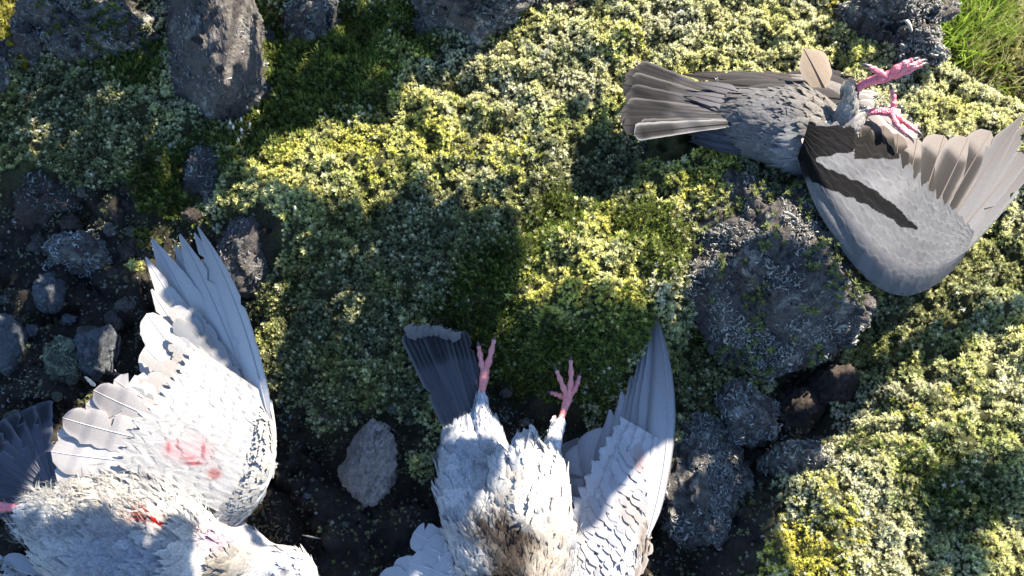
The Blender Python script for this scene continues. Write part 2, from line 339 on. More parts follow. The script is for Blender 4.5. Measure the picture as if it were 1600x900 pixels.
# moss shoots: rosettes of folded leaves
def shoot(r_, tiers, h):
    V, F, T = [], [], []
    for (z, n, ang, ln, wd) in tiers:
        for i in range(n):
            a = 6.283*(i+r_.uniform(-.25, .25))/n; e = ang+r_.normal()*.16; l = ln*r_.uniform(.75, 1.2)
            d = np.array([math.cos(a)*math.sin(e), math.sin(a)*math.sin(e), math.cos(e)]); s = np.array([-math.sin(a), math.cos(a), 0]); u = np.cross(d, s)
            b0 = np.array([0, 0, z])+d*l*.08; k = len(V); tipd = d*l+np.array([0, 0, .12*l])
            V += [b0+s*wd, b0+tipd, b0-s*wd]; F += [(k, k+1, k+2)]
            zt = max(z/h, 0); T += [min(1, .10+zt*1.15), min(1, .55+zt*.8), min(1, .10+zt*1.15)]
    return np.array(V), np.array(F), np.array(T)
HOARY = [shoot(np.random.default_rng(i), [(-.3, 3, 1.35, .95, .30), (.25, 5, 1.05, .9, .30), (.6, 4, .55, .7, .26)], 1.) for i in range(6)]
LONG = [shoot(np.random.default_rng(20+i), [(-.2, 3, 1.0, 1.2, .17), (.6, 4, .65, 1.3, .17), (1.3, 4, .3, 1.2, .14)], 2.) for i in range(5)]

ROCKS = []
def ellipse_hit(x, y):
    m = np.zeros(len(x), bool)
    for (c, rx, ry, a) in ROCKS:
        dx, dy = x-c[0], y-c[1]; m |= (((dx*math.cos(a)+dy*math.sin(a))/rx)**2+((-dx*math.sin(a)+dy*math.cos(a))/ry)**2) < .62
    return m
def hull_shape(pts, levels=5, amp=.004, fine=.0016, seed=0, rnd=2):
    bm = bmesh.new()
    for q in pts: bm.verts.new(P(q[0], q[1], q[2]/100))
    r = bmesh.ops.convex_hull(bm, input=bm.verts[:]); bmesh.ops.delete(bm, geom=[e for e in r['geom_interior'] if isinstance(e, bmesh.types.BMVert)], context='VERTS')
    bmesh.ops.triangulate(bm, faces=bm.faces[:])
    for l in range(levels):
        bmesh.ops.subdivide_edges(bm, edges=bm.edges[:], cuts=1, use_grid_fill=True); bmesh.ops.triangulate(bm, faces=bm.faces[:])
        if l == 2:
            for _ in range(rnd): bmesh.ops.smooth_vert(bm, verts=bm.verts[:], factor=.5, use_axis_x=True, use_axis_y=True, use_axis_z=True)
    bmesh.ops.recalc_face_normals(bm, faces=bm.faces[:]); bm.normal_update(); bm.verts.index_update()
    V = np.array([v.co[:] for v in bm.verts]); N_ = np.array([v.normal[:] for v in bm.verts]); F = np.array([[v.index for v in f.verts] for f in bm.faces]); bm.free()
    d = fbm(V*32+seed, 4, 3)*amp+(.5-2*np.abs(noise3(V*75+seed, 4)))*amp*.5+fbm(V*190+seed, 3, 6)*fine+(.3-np.abs(noise3(V*120+seed*2, 8)))*fine*1.6
    d = d+chips(V*38+seed+.3*fbm(V*60, 2, 5)[:, None], 3)*amp*1.1+chips(V*17+seed+.2*fbm(V*40, 2, 6)[:, None], 4)*amp*1.5+chips(V*130+seed, 6)*fine*1.2
    return V+N_*d[:, None], F
def rock(name, px, py, rx, ry, top, bot, mat, seed, label, n=5, rot=0, lichen=0, lc=(.30, .32, .30), moss=0, mc=(.30, .33, .16), keep=True, thr=.02, ls=.0031, **kw):
    """stone whose outline is centred at px, py with half sizes rx, ry (px); top and bottom heights in cm"""
    hc = (top+bot)/200; c = P(px, py, hc); s = .00064; Q, F = rock_shape(seed, n, **{k_: v_ for k_, v_ in kw.items() if k_ not in ('hull', 'hk')})
    hull = kw.get('hull'); Q = Q*np.array([rx*s, ry*s/.93, (top-bot)/200]); ca, sa = math.cos(rot), math.sin(rot)
    V = np.stack([Q[:, 0]*ca-Q[:, 1]*sa, Q[:, 0]*sa+Q[:, 1]*ca, Q[:, 2]], -1)+c
    if hull is not None: V, F = hull_shape(hull, seed=seed, **kw.get('hk', {}))
    o = put(name, V, F, M_ROCK[mat]); tag(o, label, 'stone' if max(rx, ry) < 70 else 'rock')
    if keep: ROCKS.append((c, rx*s, ry*s/.93, rot))
    r_ = np.random.default_rng(seed+5)
    if lichen:
        lichen = int(lichen*1.7); p, nn = face_points(V, F, lichen*3, r_); m = fbm(p*30+seed, 4, 3)+.12*r_.normal(size=len(p)) > thr+.06; p, nn = p[m][:lichen], nn[m][:lichen]
        if len(p):
            tn_ = r_.uniform(.55, 1.1, (len(p), 1))*(1+.5*fbm(p*60+seed, 2, 9)[:, None]); tint = np.array(lc)*.45*tn_; tp = np.array(lc)*1.05*tn_
            lv, lf, cc = scatter(LOBES, p-nn*.0006, nrm(nn+r_.normal(size=nn.shape)*.25), np.exp(r_.normal(size=len(p))*.38)*ls, r_, tint, tp)
            put('lichen', lv, lf, M_LICH, o, cc, kind='stuff')
    if moss:
        p, nn = face_points(V, F, moss*3, r_, .1); m = fbm(p*24+seed*3, 3, 8) > .08; p, nn = p[m][:moss], nn[m][:moss]
        if len(p):
            tint = np.array([[.03, .035, .012]])*r_.uniform(.6, 1.2, (len(p), 1)); tp = np.array(mc)*r_.uniform(.6, 1.25, (len(p), 1))
            lv, lf, cc = scatter(HOARY, p, nrm(nn+np.array([0, 0, .4])), r_.uniform(.7, 1.2, len(p))*.0055, r_, tint, tp); put('moss_cover', lv, lf, M_MOSS, o, cc, kind='stuff', smooth=False)
    return o
rock('faceted_rock', 336, 92, 92, 118, 10.5, -3, 'basalt', 11, 'large angular dark rock with a pale sunlit ridge above the green moss', lichen=900, lc=(.30, .30, .32), thr=.06,
     hull=[(292, -60, 11), (350, -30, 12), (358, 40, 11.8), (350, 132, 10.4), (425, 50, 3), (426, 148, 2), (398, 188, .5), (322, 208, .5), (246, 10, 2), (250, 150, .5), (300, 60, 9.6), (246, 40, -4), (428, 100, -4), (330, 195, -4), (270, -60, -4), (410, -60, -4)], hk=dict(amp=.0022, fine=.0011, rnd=0))
rock('mossy_rock', 142, 62, 112, 72, 8, -3, 'lichen', 21, 'broad lichen grown rock just beyond the bright green moss tuft', n=6, lichen=1700, lc=(.26, .29, .27), moss=160, mc=(.13, .16, .04), rough=.16, fine=.05)
rock('corner_rock', 4, 122, 40, 52, 6, -3, 'lichen', 31, 'dark rock cut by the left edge of the photo with pale top', lichen=350, rough=.14, fine=.05)
rock('notched_rock', 62, 88, 36, 50, 7, -3, 'basalt', 33, 'narrow dark rock capped with yellow moss behind the grey green moss', lichen=150, moss=90, mc=(.34, .30, .03), rough=.12)
rock('blue_lichen_rock', 492, 48, 48, 46, 6.2, -2, 'lichen', 41, 'small upright rock with blue grey lichen beside the angular dark rock', lichen=600, lc=(.30, .34, .36), rough=.12)
rock('shadow_rock', 735, 14, 100, 58, 11.5, 0, 'lichen', 51, 'rough rock at the top edge above the sunlit yellow moss', n=6, lichen=1200, lc=(.30, .31, .31), rough=.15, fine=.05)
rock('pitted_rock', 1392, 46, 84, 78, 13, 2, 'lichen', 61, 'rough pitted pale lichen rock behind the upturned pink foot', n=6, lichen=1700, lc=(.44, .44, .42), rough=.2, fine=.09)
rock('big_boulder', 1192, 440, 150, 160, 11, -3, 'basalt', 71, 'largest dark boulder with frilly lichen under the grey pigeon', lichen=3400, lc=(.36, .36, .34), moss=420, mc=(.26, .30, .12), thr=-.02,
     hull=[(1105, 288, 6.5), (1160, 270, 8.5), (1225, 283, 9.8), (1248, 312, 9.8), (1305, 350, 9.2), (1338, 425, 8), (1356, 500, 5), (1335, 540, 3.6), (1285, 566, 3), (1200, 592, 2.6), (1125, 565, 2), (1046, 440, 3.6), (1062, 345, 5.2), (1195, 390, 10.3), (1275, 445, 9.2), (1140, 470, 7.2), (1240, 525, 6.4), (1100, 400, -4), (1310, 420, -4), (1260, 520, -4), (1130, 520, -4), (1200, 320, -4)], hk=dict(amp=.0045, fine=.0016, rnd=0))
rock('lichen_stone', 1162, 645, 46, 42, 3.6, -3.5, 'lichen', 81, 'rounded lichen covered stone left of the dark hollow', lichen=420, lc=(.32, .34, .35), rough=.12)
rock('lichen_boulder', 1094, 750, 62, 82, 2.6, -4, 'lichen', 91, 'grey lichen crusted rock beside the middle pigeon wing', n=6, lichen=1500, lc=(.31, .32, .32), rough=.13, fine=.04)
rock('hollow_stone', 1302, 612, 38, 36, 1.2, -6, 'brown', 101, 'dark bare stone in the hollow under the boulder, upper one', rough=.1)
rock('hollow_stone', 1244, 652, 36, 36, -.2, -7, 'brown', 103, 'dark bare stone low in the hollow under the boulder', rough=.12)
rock('knobbly_stone', 575, 724, 41, 55, 2.6, -4, 'pale', 111, 'knobbly pale grey stone on bare soil between two pigeons', n=6, rot=-.35, rough=.11, fine=.035, nscale=3, planes=14, soft=18)
rock('smooth_stone', 2, 540, 30, 42, 2.2, -4, 'blue', 121, 'smooth blue grey stone at the photo edge on dark soil', rough=.06, fine=.015)
rock('rough_stone', 152, 548, 30, 34, 1.4, -4, 'blue', 131, 'rough blue grey stone next to a greenish stone on soil', rough=.1)
rock('green_stone', 104, 566, 27, 28, 1., -4, 'green', 141, 'pale greenish lichen stone on dark soil', lichen=220, lc=(.30, .36, .25), rough=.12)
rock('flat_rock', 402, 398, 72, 62, 2.6, -4, 'basalt', 151, 'flat purplish dark rock just above the spread white wing', lichen=520, lc=(.24, .24, .27), rough=.08, thr=.06)
rock('grey_stone', 78, 456, 20, 30, .6, -3, 'blue', 161, 'narrow grey stone standing in the dark soil slope', rough=.1)
rock('pale_topped_stone', 1246, 722, 48, 28, 4.4, -3, 'lichen', 171, 'small stone with a sunlit pale top at the moss edge', lichen=260, lc=(.42, .42, .38), rough=.14)
rock('dark_stone', 322, 288, 44, 60, 2.6, -3, 'basalt', 181, 'dark lichen flecked stone between sunlit moss and shaded moss', lichen=420, lc=(.26, .29, .28), rough=.12)
rock('tail_rock', 1040, 262, 56, 42, 4.6, -1, 'basalt', 191, 'dark rock in the shade under the grey tail', lichen=160, lc=(.2, .21, .22), rough=.1)
rock('slope_rock', 66, 318, 66, 50, 1.6, -4, 'brown', 201, 'dark crumbly rock below the grey green moss cushion', lichen=360, lc=(.22, .25, .25), rough=.16, fine=.07)
rock('frilly_stone', 130, 392, 48, 32, 1.2, -4, 'lichen', 211, 'stone frilled with pale blue lichen on the dark slope', lichen=420, lc=(.34, .38, .41), rough=.16)
rock('slope_stone', 232, 392, 26, 26, .6, -4, 'brown', 213, 'small mossy stone near the wing tip feathers', lichen=60, moss=60, mc=(.16, .18, .05), rough=.14)
rock('ledge_rock', 850, 8, 50, 24, 9, 3, 'brown', 215, 'low dark rock at the top edge among pale moss', lichen=160, rough=.14)
rock('white_rock', 1505, 742, 34, 26, 3.2, -2, 'lichen', 217, 'small pale rock sunk in the sunlit moss slope', lichen=120, rough=.12, keep=False)
# loose pebbles on the soil, one by one
PEB = [(195, 480, 12), (60, 490, 9), (42, 610, 13), (22, 655, 12), (70, 660, 8), (230, 470, 8), (110, 500, 10), (28, 585, 7), (250, 505, 7), (180, 430, 10), (150, 470, 9), (20, 470, 9), (75, 395, 8), (210, 440, 9), (130, 610, 8), (90, 620, 7), (270, 440, 8), (15, 420, 8), (45, 440, 6), (175, 620, 9), (225, 560, 7), (470, 640, 7), (440, 560, 8), (510, 650, 7),
 (700, 725, 5), (612, 640, 6), (560, 650, 6), (640, 660, 6), (540, 820, 6), (615, 800, 5), (480, 775, 5), (1190, 690, 9), (1215, 700, 7), (1280, 690, 8), (1120, 840, 8), (1160, 800, 9), (1075, 850, 8), (790, 615, 8), (820, 660, 7), (50, 520, 11), (120, 530, 8), (200, 520, 9), (30, 500, 6), (230, 430, 6), (160, 500, 6)]
PR_ = np.random.default_rng(61)
STN = [(x, y, r*.8) for x, y, r in zip(PR_.uniform(0, 300, 24), PR_.uniform(290, 660, 24), PR_.uniform(9, 22, 24)) if not (x > 205 and y > 380+.0*x)]
PEB = [q for k_, q in enumerate(PEB) if q[0] > 320 or k_ % 3 == 0]
for i, (px, py, r) in enumerate(PEB+STN):
    c = P(px, py, -.02); hh = float(ground_h(c[:1], c[1:2])[0]); c = P(px, py, hh); Q, F = rock_shape(300+i, 4, rough=.2, fine=.06)
    o = put('pebble', Q*np.array([1, rng.uniform(.7, 1), .75])*r*.00066+c+[0, 0, r*.0002 if i < len(PEB) else -r*.0001], F, M_ROCK[('blue', 'brown', 'lichen', 'basalt', 'green')[int(rng.integers(0, 5))] if i < len(PEB) else ('brown', 'basalt', 'lichen')[i % 3]])
    kind_ = 'pebble' if i < len(PEB) else 'stone'
    where = 'beside the knobbly pale stone' if 440 < px < 720 else 'near the upturned pink feet' if 720 < px < 900 else 'by the lichen rocks near the hollow' if px > 900 else 'above the spread white wing' if px > 170 and py < 470 else 'next to the white wing' if px > 170 else 'near the smooth blue grey stone' if py > 470 and px < 90 else 'below the greenish stone' if py > 590 else 'around the greenish stone' if py > 470 else 'high on the dark slope'
    tag(o, ('tiny ' if r < 7 else 'small ' if r < 10 else 'larger ' if r > 15 else '')+{'blue_grey_stone': 'blue grey ', 'brown_stone': 'dark brown ', 'lichened_basalt': 'lichen flecked ', 'dark_basalt': 'dark grey ', 'green_lichen_stone': 'greenish '}[o.data.materials[0].name]+kind_+(' on dark soil ' if i < len(PEB) else ' half buried in soil ')+where, kind_, 'loose pebbles on the soil' if i < len(PEB) else 'half buried stones on the slope')

same = {}
for o in [o_ for o_ in col.objects if o_.name.startswith('pebble')]: same.setdefault(o['label'], []).append(o)
for lab_, os_ in same.items():
    if len(os_) > 1:
        os_.sort(key=lambda o_: -WLOC[o_.name][1])
        for q_, o in enumerate(os_): o['label'] = (('upper ', 'lower ') if len(os_) == 2 else ('uppermost ', 'middle ', 'lowest ', 'bottom ', 'last ')) [min(q_, 4)]+lab_

# ------------------------------------------------------------------ moss, crumbs, grass (uncountable)
st = .0023
jx, jy = np.meshgrid(np.arange(-.68, .74, st), np.arange(-.36, .52, st)); jx = jx.ravel()+rng.uniform(-.5, .5, jx.size)*st; jy = jy.ravel()+rng.uniform(-.5, .5, jy.size)*st
ax_, ay_ = PX(np.stack([jx, jy, np.full_like(jx, .03)], -1)); m = (ax_ > -70) & (ax_ < 1670) & (ay_ > -90) & (ay_ < 960); jx, jy = jx[m], jy[m]
W = zones(jx, jy); soil_w = W[4]*(1+.8*n2(jx, jy, 60, 3, 44)); veg = W[:4]; best = (veg*np.exp(rng.normal(size=veg.shape)*.8)).argmax(0)
inr = ellipse_hit(jx, jy)
far_ = np.minimum(sided(E1, E2, jx, jy), sided(E2, E3, jx, jy)) > .05
gap = n2(jx, jy, 70, 2, 61)
okm = (veg.max(0)*(1+.6*gap) > soil_w*.9) & ~inr & ~far_
sparse = (~okm) & ~inr & ~far_ & (rng.random(len(jx)) < .04+.22*(n2(jx, jy, 35, 2, 77) > .15))
use = okm | sparse
jx, jy, best, sparse, veg = jx[use], jy[use], best[use], sparse[use], veg[:, use]
wx_, wy_ = jx+n2(jx, jy, 60, 2, 70)*.006, jy+n2(jx, jy, 60, 2, 71)*.006
d1 = cushion(wx_, wy_, 66, 3); d2 = cushion(wx_, wy_, 150, 9)
drop = ((d1 > .60) & (rng.random(len(jx)) < .75)) | ((d2 > .58) & (rng.random(len(jx)) < .55)); drop &= best != 2
jx, jy, best, sparse, veg, d1, d2 = (a_[..., ~drop] for a_ in (jx, jy, best, sparse, veg, d1, d2))
jz = ground_h(jx, jy)+np.where(best == 2, .3, 1.)*((.55-d1)*.011+(.5-d2)*.0055); jn = gnormal(jx, jy)
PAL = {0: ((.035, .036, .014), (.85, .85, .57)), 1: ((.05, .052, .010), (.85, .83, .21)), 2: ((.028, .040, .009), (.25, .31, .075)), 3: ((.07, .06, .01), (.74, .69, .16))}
MOSS_SHADE = [(600, 400, 90), (540, 460, 90), (480, 560, 80), (690, 430, 70), (900, 265, 70), (640, 350, 55), (560, 630, 60), (780, 345, 45), (1400, 540, 70), (1470, 790, 65), (1060, 580, 50), (250, 300, 60), (700, 520, 80), (1450, 480, 50), (1560, 430, 60), (980, 300, 60), (640, 560, 70), (420, 480, 60), (1500, 760, 50), (720, 340, 40), (850, 330, 40), (350, 270, 40), (60, 220, 90), (160, 240, 80), (100, 170, 60), (30, 180, 60), (220, 220, 50), (1110, 600, 60), (560, 330, 30), (760, 210, 18), (880, 140, 16), (930, 70, 14), (700, 150, 16), (1340, 700, 14), (1440, 640, 14), (1530, 690, 16), (1290, 830, 14)]  # zones where shade is painted into the moss tip colour
shade_dim = np.zeros(len(jx))
for (dx_, dy_, dr_) in MOSS_SHADE:
    c_ = P(dx_, dy_, .02); shade_dim += np.exp(-((jx-c_[0])**2+(jy-c_[1])**2)/(2*(dr_*.00066*.75)**2))
shade_dim = np.clip(shade_dim*1.1+.9*n2(jx, jy, 30, 3, 91), 0, 1)
tone = n2(jx, jy, 40, 3, 81); tone2 = n2(jx, jy, 16, 3, 83)
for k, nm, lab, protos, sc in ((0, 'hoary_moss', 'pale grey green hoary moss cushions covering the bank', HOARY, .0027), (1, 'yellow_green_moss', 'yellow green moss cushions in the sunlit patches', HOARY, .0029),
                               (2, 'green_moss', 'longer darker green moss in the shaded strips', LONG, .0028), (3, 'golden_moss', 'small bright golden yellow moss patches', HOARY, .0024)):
    s_ = best == k; q = s_.sum()
    if not q: continue
    lo, hi = (np.array(c) for c in PAL[k])
    tn = 1+.5*tone[s_][:, None]+rng.normal(size=(q, 1))*.16
    other = np.array(PAL[1][1] if k == 0 else PAL[0][1]); mixv = np.clip(.25+tone2[s_]*1.0+rng.normal(size=q)*.12, 0, .8)[:, None] if k < 2 else 0
    hi_ = hi*(1-mixv*.8)+other*mixv*.8 if k < 2 else hi
    dq = shade_dim[s_][:, None]*(rng.random((q, 1)) < .8); tip_ = np.clip(1.0*hi_*tn*(1-.62*dq)*np.where(dq > .3, [[.95, 1.02, .85]], [[1., 1., 1.]]), .01, .85); root_ = np.repeat(lo[None], q, 0)*np.clip(tn, .5, 1.5)*1.0
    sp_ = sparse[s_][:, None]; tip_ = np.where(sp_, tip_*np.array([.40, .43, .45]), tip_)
    axis = nrm(jn[s_]*.8+np.array([0, 0, .5])+rng.normal(size=(q, 3))*.22); size = sc*np.exp(rng.normal(size=q)*.28)*(1+.35*tone2[s_])*np.where(sparse[s_], .7, 1)
    pos = np.stack([jx[s_], jy[s_], jz[s_]-.0005], -1)
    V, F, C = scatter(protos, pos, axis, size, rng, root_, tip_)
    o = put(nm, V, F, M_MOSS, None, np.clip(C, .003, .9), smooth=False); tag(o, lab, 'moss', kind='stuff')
# soil crumbs
k = 7000; cx, cy = rng.uniform(-.62, .62, k), rng.uniform(-.34, .4, k); W = zones(cx, cy); m = (W[4] > W[:4].max(0)*.7) & ~ellipse_hit(cx, cy); cx, cy = cx[m], cy[m]
V0, F0 = ico(1); pr = [(V0*(1+.35*noise3(V0*2+i*9, i))[:, None]*[1, 1, .8], F0, np.ones(len(V0))) for i in range(6)]
size = .0006+.0022*rng.random(len(cx))**3; cl = np.array([.05, .042, .038])*rng.uniform(.4, 2.2, (len(cx), 1)); pl = rng.random(len(cx)) < .12; cl[pl] = np.array([.22, .22, .22])*rng.uniform(.6, 1.2, (pl.sum(), 1))
V, F, C = scatter(pr, np.stack([cx, cy, ground_h(cx, cy)+size*.4], -1), np.repeat([[0, 0, 1.]], len(cx), 0), size, rng, cl, cl)
o = put('soil_crumbs', V, F, M_LICH, None, C, smooth=False); tag(o, 'fine crumbs of dark soil and grit between the stones', 'grit', kind='stuff')
k = 20000; cx, cy = rng.uniform(-.62, .3, k), rng.uniform(-.34, .3, k); W = zones(cx, cy); pn = n2(cx, cy, 26, 3, 55); m = (W[4] > W[:4].max(0)*.5) & ~ellipse_hit(cx, cy) & ((pn > .08) | (rng.random(k) < .10)); m &= (PX(np.stack([cx, cy, cx*0], -1))[1] < 700); cx, cy = cx[m], cy[m]; k = len(cx)
lc = np.where((n2(cx, cy, 18, 2, 58) > 0)[:, None], [[.24, .28, .30]], [[.24, .27, .18]])*rng.uniform(.5, 1.25, (k, 1))
V, F, C = scatter(LOBES, np.stack([cx, cy, ground_h(cx, cy)], -1), nrm(np.array([[0, 0, 1.]])+rng.normal(size=(k, 3))*.3), rng.uniform(.0022, .0050, k), rng, lc*.6, lc)
o = put('ground_lichen', V, F, M_LICH, None, C); tag(o, 'blue grey lichen flecks scattered over the dark soil slope', 'lichen', kind='stuff')
# grass beyond the edge of the bank
def blades(n, area, hgt, colr, tipc, seed, lean=.5, w=.0016):
    r_ = np.random.default_rng(seed); pr = []
    for i in range(5):
        t = np.linspace(0, 1, 5); bx = r_.uniform(.15, lean)*t**2; V = []
        for q in range(5): ww = w/hgt*(1-t[q]**1.6)+.0002; V += [(bx[q], -ww, t[q]-.25*bx[q]), (bx[q]+ww*.4, 0, t[q]-.25*bx[q]-.004), (bx[q], ww, t[q]-.25*bx[q])]
        F = [(a*3+j, a*3+j+1, a*3+j+4, a*3+j+3) for a in range(4) for j in range(2)]; pr.append((np.array(V), np.array(F), np.repeat(t, 3)))
    px, py, z0 = area(r_, n); p = P(px, py, z0); p[:, 2] = ground_h(p[:, 0], p[:, 1])
    ax = nrm(np.array([[0, -.1, 1.]])+r_.normal(size=(n, 3))*.28); tn = r_.uniform(.6, 1.4, (n, 1))
    return scatter(pr, p, ax, hgt*r_.uniform(.5, 1.2, n), r_, np.array([colr])*tn, np.array([tipc])*tn)
V1 = blades(1500, lambda r, n: (r.uniform(1400, 1570, n), r.normal(15, 45, n), -.22), .075, (.06, .11, .018), (.30, .42, .07), 1)
V2 = blades(900, lambda r, n: (r.uniform(1500, 1640, n), r.normal(40, 40, n), -.22), .06, (.14, .15, .06), (.50, .48, .24), 2, w=.0012)
V = np.concatenate([V1[0], V2[0]]); F = np.concatenate([V1[1], V2[1]+len(V1[0])]); C = np.concatenate([V1[2], V2[2]])
o = put('grass', V, F, M_GRASS, None, C); tag(o, 'bright green and straw coloured grass beyond the bank edge', 'grass', kind='stuff')
# low plants and moss on the lower ground beyond
n = 5200; px, py = rng.uniform(1390, 1720, n), rng.uniform(-130, 215, n); p = P(px, py, -.22); m = np.minimum(sided(E1, E2, p[:, 0], p[:, 1]), sided(E2, E3, p[:, 0], p[:, 1])) > .03; p = p[m]; n = len(p)
p[:, 2] = ground_h(p[:, 0], p[:, 1]); w = n2(p[:, 0], p[:, 1], 14, 3, 5)[:, None]; tp = np.where(w > .05, [[.34, .34, .08]], [[.36, .33, .22]])*rng.uniform(.5, 1.3, (n, 1)); tp = np.where(w < -.18, tp*.4, tp)
V, F, C = scatter(HOARY, p, nrm(np.array([[0, 0, 1.]])+rng.normal(size=(n, 3))*.3), rng.uniform(.008, .016, n), rng, tp*.3, tp)
o = put('ground_cover', V, F, M_MOSS, None, C, smooth=False); tag(o, 'mixed pale ground cover on the lower ground past the bank', 'ground cover', kind='stuff')
n = 2200; px, py = rng.uniform(-60, 140, n), rng.uniform(-110, 75, n); p = P(px, py, -.1); m = np.maximum(sided(T1, T2, p[:, 0], p[:, 1]), sided(T2, T3, p[:, 0], p[:, 1])) > -.01; p = p[m]; n = len(p)
p[:, 2] = ground_h(p[:, 0], p[:, 1]); tp = np.array([[.40, .38, .10]])*rng.uniform(.6, 1.25, (n, 1))
V, F, C = scatter(LONG, p, nrm(np.array([[.3, 0, 1.]])+rng.normal(size=(n, 3))*.25), rng.uniform(.005, .009, n), rng, tp*.35, tp)
o = put('straw_moss', V, F, M_MOSS, None, C, smooth=False); tag(o, 'sunlit straw yellow moss past the dark rocks in the corner', 'moss', kind='stuff')

# ------------------------------------------------------------------ pigeons
def cat_rom(pts, n):
    """smooth path through rows of pts (m,k) resampled to n rows"""
    p = np.asarray(pts, float); m = len(p); q = np.vstack([2*p[0]-p[1], p, 2*p[-1]-p[-2]]); t = np.linspace(0, m-1-1e-6, n); i = t.astype(int); f = (t-i)[:, None]
    a, b_, c, d = q[i], q[i+1], q[i+2], q[i+3]
    return .5*((2*b_)+(-a+c)*f+(2*a-5*b_+4*c-d)*f**2+(-a+3*b_-3*c+d)*f**3)
def sweep(pts, rx, rz, n=24, seg=14, up=(0, 0, 1), cap=True):
    """tube through 3-D pts with half widths rx (sideways) and rz (along up)"""
    A = cat_rom(np.column_stack([pts, rx, rz]), n); C, a, b_ = A[:, :3], np.maximum(A[:, 3], 1e-4), np.maximum(A[:, 4], 1e-4)
    T = nrm(np.gradient(C, axis=0)); S = nrm(np.cross(T, np.asarray(up, float))); U = np.cross(S, T); an = np.arange(seg)*2*math.pi/seg
    V = (C[:, None]+S[:, None]*(np.cos(an)[None, :, None]*a[:, None, None])+U[:, None]*(np.sin(an)[None, :, None]*b_[:, None, None])).reshape(-1, 3)
    i = np.arange(n*seg).reshape(n, seg); F = np.stack([i[:-1], i[1:], np.roll(i[1:], -1, 1), np.roll(i[:-1], -1, 1)], -1).reshape(-1, 4)
    Fs = [F]
    if cap:
        V = np.vstack([V, C[0]-T[0]*a[0]*.3, C[-1]+T[-1]*a[-1]*.5]); k = n*seg
        Fs.append(np.concatenate([np.stack([np.full(seg, k), i[0], np.roll(i[0], -1)], -1), np.stack([np.full(seg, k+1), np.roll(i[-1], -1), i[-1]], -1)]))
    return V, Fs
def prof(kind, t):
    if kind == 'primary': return np.minimum(1, (t/.10)**.6)*np.clip(1-np.clip((t-.45)/.58, 0, 1)**1.7, .0, 1)*(.75+.25*np.sin(t*3.1))
    if kind == 'tail': return np.minimum(1, .35+.65*t)*np.minimum(1, (t/.06)**.6)*np.sqrt(np.clip(1-np.clip((t-.90)/.10, 0, 1)**2.2, 0, 1))
    if kind == 'secondary': return np.minimum(1, (t/.10)**.6)*np.sqrt(np.clip(1-np.clip((t-.72)/.28, 0, 1)**2.1, 0, 1))
    return np.minimum(1, (t/.16)**.7)*np.sqrt(np.clip(1-np.clip((t-.5)/.5, 0, 1)**2.2, 0, 1))
def feather(base, tip, width, up, kind='secondary', bend=0., arch=.03, curl=0., asym=.5, nl=22, nw=3, seed=0, jag=.05, splits=1, camber=.10, shaft=True, twist=0.):
    r_ = np.random.default_rng(seed); base, tip = np.asarray(base, float), np.asarray(tip, float); D = tip-base; Ln = np.linalg.norm(D); d = D/Ln
    up = np.asarray(up, float); s = nrm(np.cross(d, up)); u = np.cross(s, d); t = np.linspace(0, 1, nl+1)
    C = base+D*t[:, None]+s*(bend*Ln*4*t*(1-t))[:, None]+u*(arch*Ln*4*t*(1-t)+curl*Ln*t**3)[:, None]
    w = width*np.maximum(prof(kind, t), .012)
    wl_ = w*asym*(1+jag*r_.normal(size=nl+1)); wr = w*(1-asym)*(1+jag*r_.normal(size=nl+1))
    for _ in range(splits):
        k = int(r_.integers(int(nl*.35), int(nl*.9))); q = r_.uniform(.35, .8)
        if r_.random() < .5: wl_[k] *= q
        else: wr[k] *= q
    x = np.concatenate([-wl_[:, None]*np.linspace(1, 0, nw+1)[None, :-1], np.zeros((nl+1, 1)), wr[:, None]*np.linspace(0, 1, nw+1)[None, 1:]], 1)
    sweepb = np.abs(x)*.45        # barbs slant towards the tip
    tw = twist*t[:, None]
    V = C[:, None]+s*x[..., None]*np.cos(tw)[..., None]+u*(x*np.sin(tw)-camber*np.abs(x)**1.5/np.maximum(width, 1e-6)**.5)[..., None]+d*(sweepb*(1-t[:, None]**6*.8))[..., None]
    m = 2*nw+1; V = V.reshape(-1, 3); i = np.arange((nl+1)*m).reshape(nl+1, m); F = np.stack([i[:-1, :-1], i[:-1, 1:], i[1:, 1:], i[1:, :-1]], -1).reshape(-1, 4)
    uu = np.repeat((np.arange(m)/(m-1))[None], nl+1, 0).ravel(); vv = np.repeat(t[:, None], m, 1).ravel(); sh = np.zeros(len(V))
    if shaft:
        sw = np.clip(width*.035, .0004, .0011)*(1-.8*t); off = len(V)
        R = np.stack([C-s*sw[:, None]+u*.0003, C+u*(sw*.9+.0003)[:, None], C+s*sw[:, None]+u*.0003], 1).reshape(-1, 3)
        j = off+np.arange((nl+1)*3).reshape(nl+1, 3); V = np.vstack([V, R]); F = np.vstack([F, np.stack([j[:-1, :-1], j[:-1, 1:], j[1:, 1:], j[1:, :-1]], -1).reshape(-1, 4)])
        uu = np.concatenate([uu, np.full(len(R), .5)]); vv = np.concatenate([vv, np.repeat(t, 3)]); sh = np.concatenate([sh, np.ones(len(R))])
    return V, F, np.stack([uu, vv], -1), sh
def blobcol(blobs, default, px, py):
    """albedo patches: blobs (px, py, r, colour) blended over a default plumage colour"""
    c = np.repeat(np.array([default], float), len(px), 0)
    for (x, y, r, k) in blobs:
        rx, ry = (r, r) if np.isscalar(r) else r
        w = np.minimum(1, 1.7*np.exp(-(((px-x)/rx)**2+((py-y)/ry)**2)*1.5))[:, None]; c = c*(1-w)+np.array(k)*w
    return c
FEATHER_ID = [1000]; KC = 1.
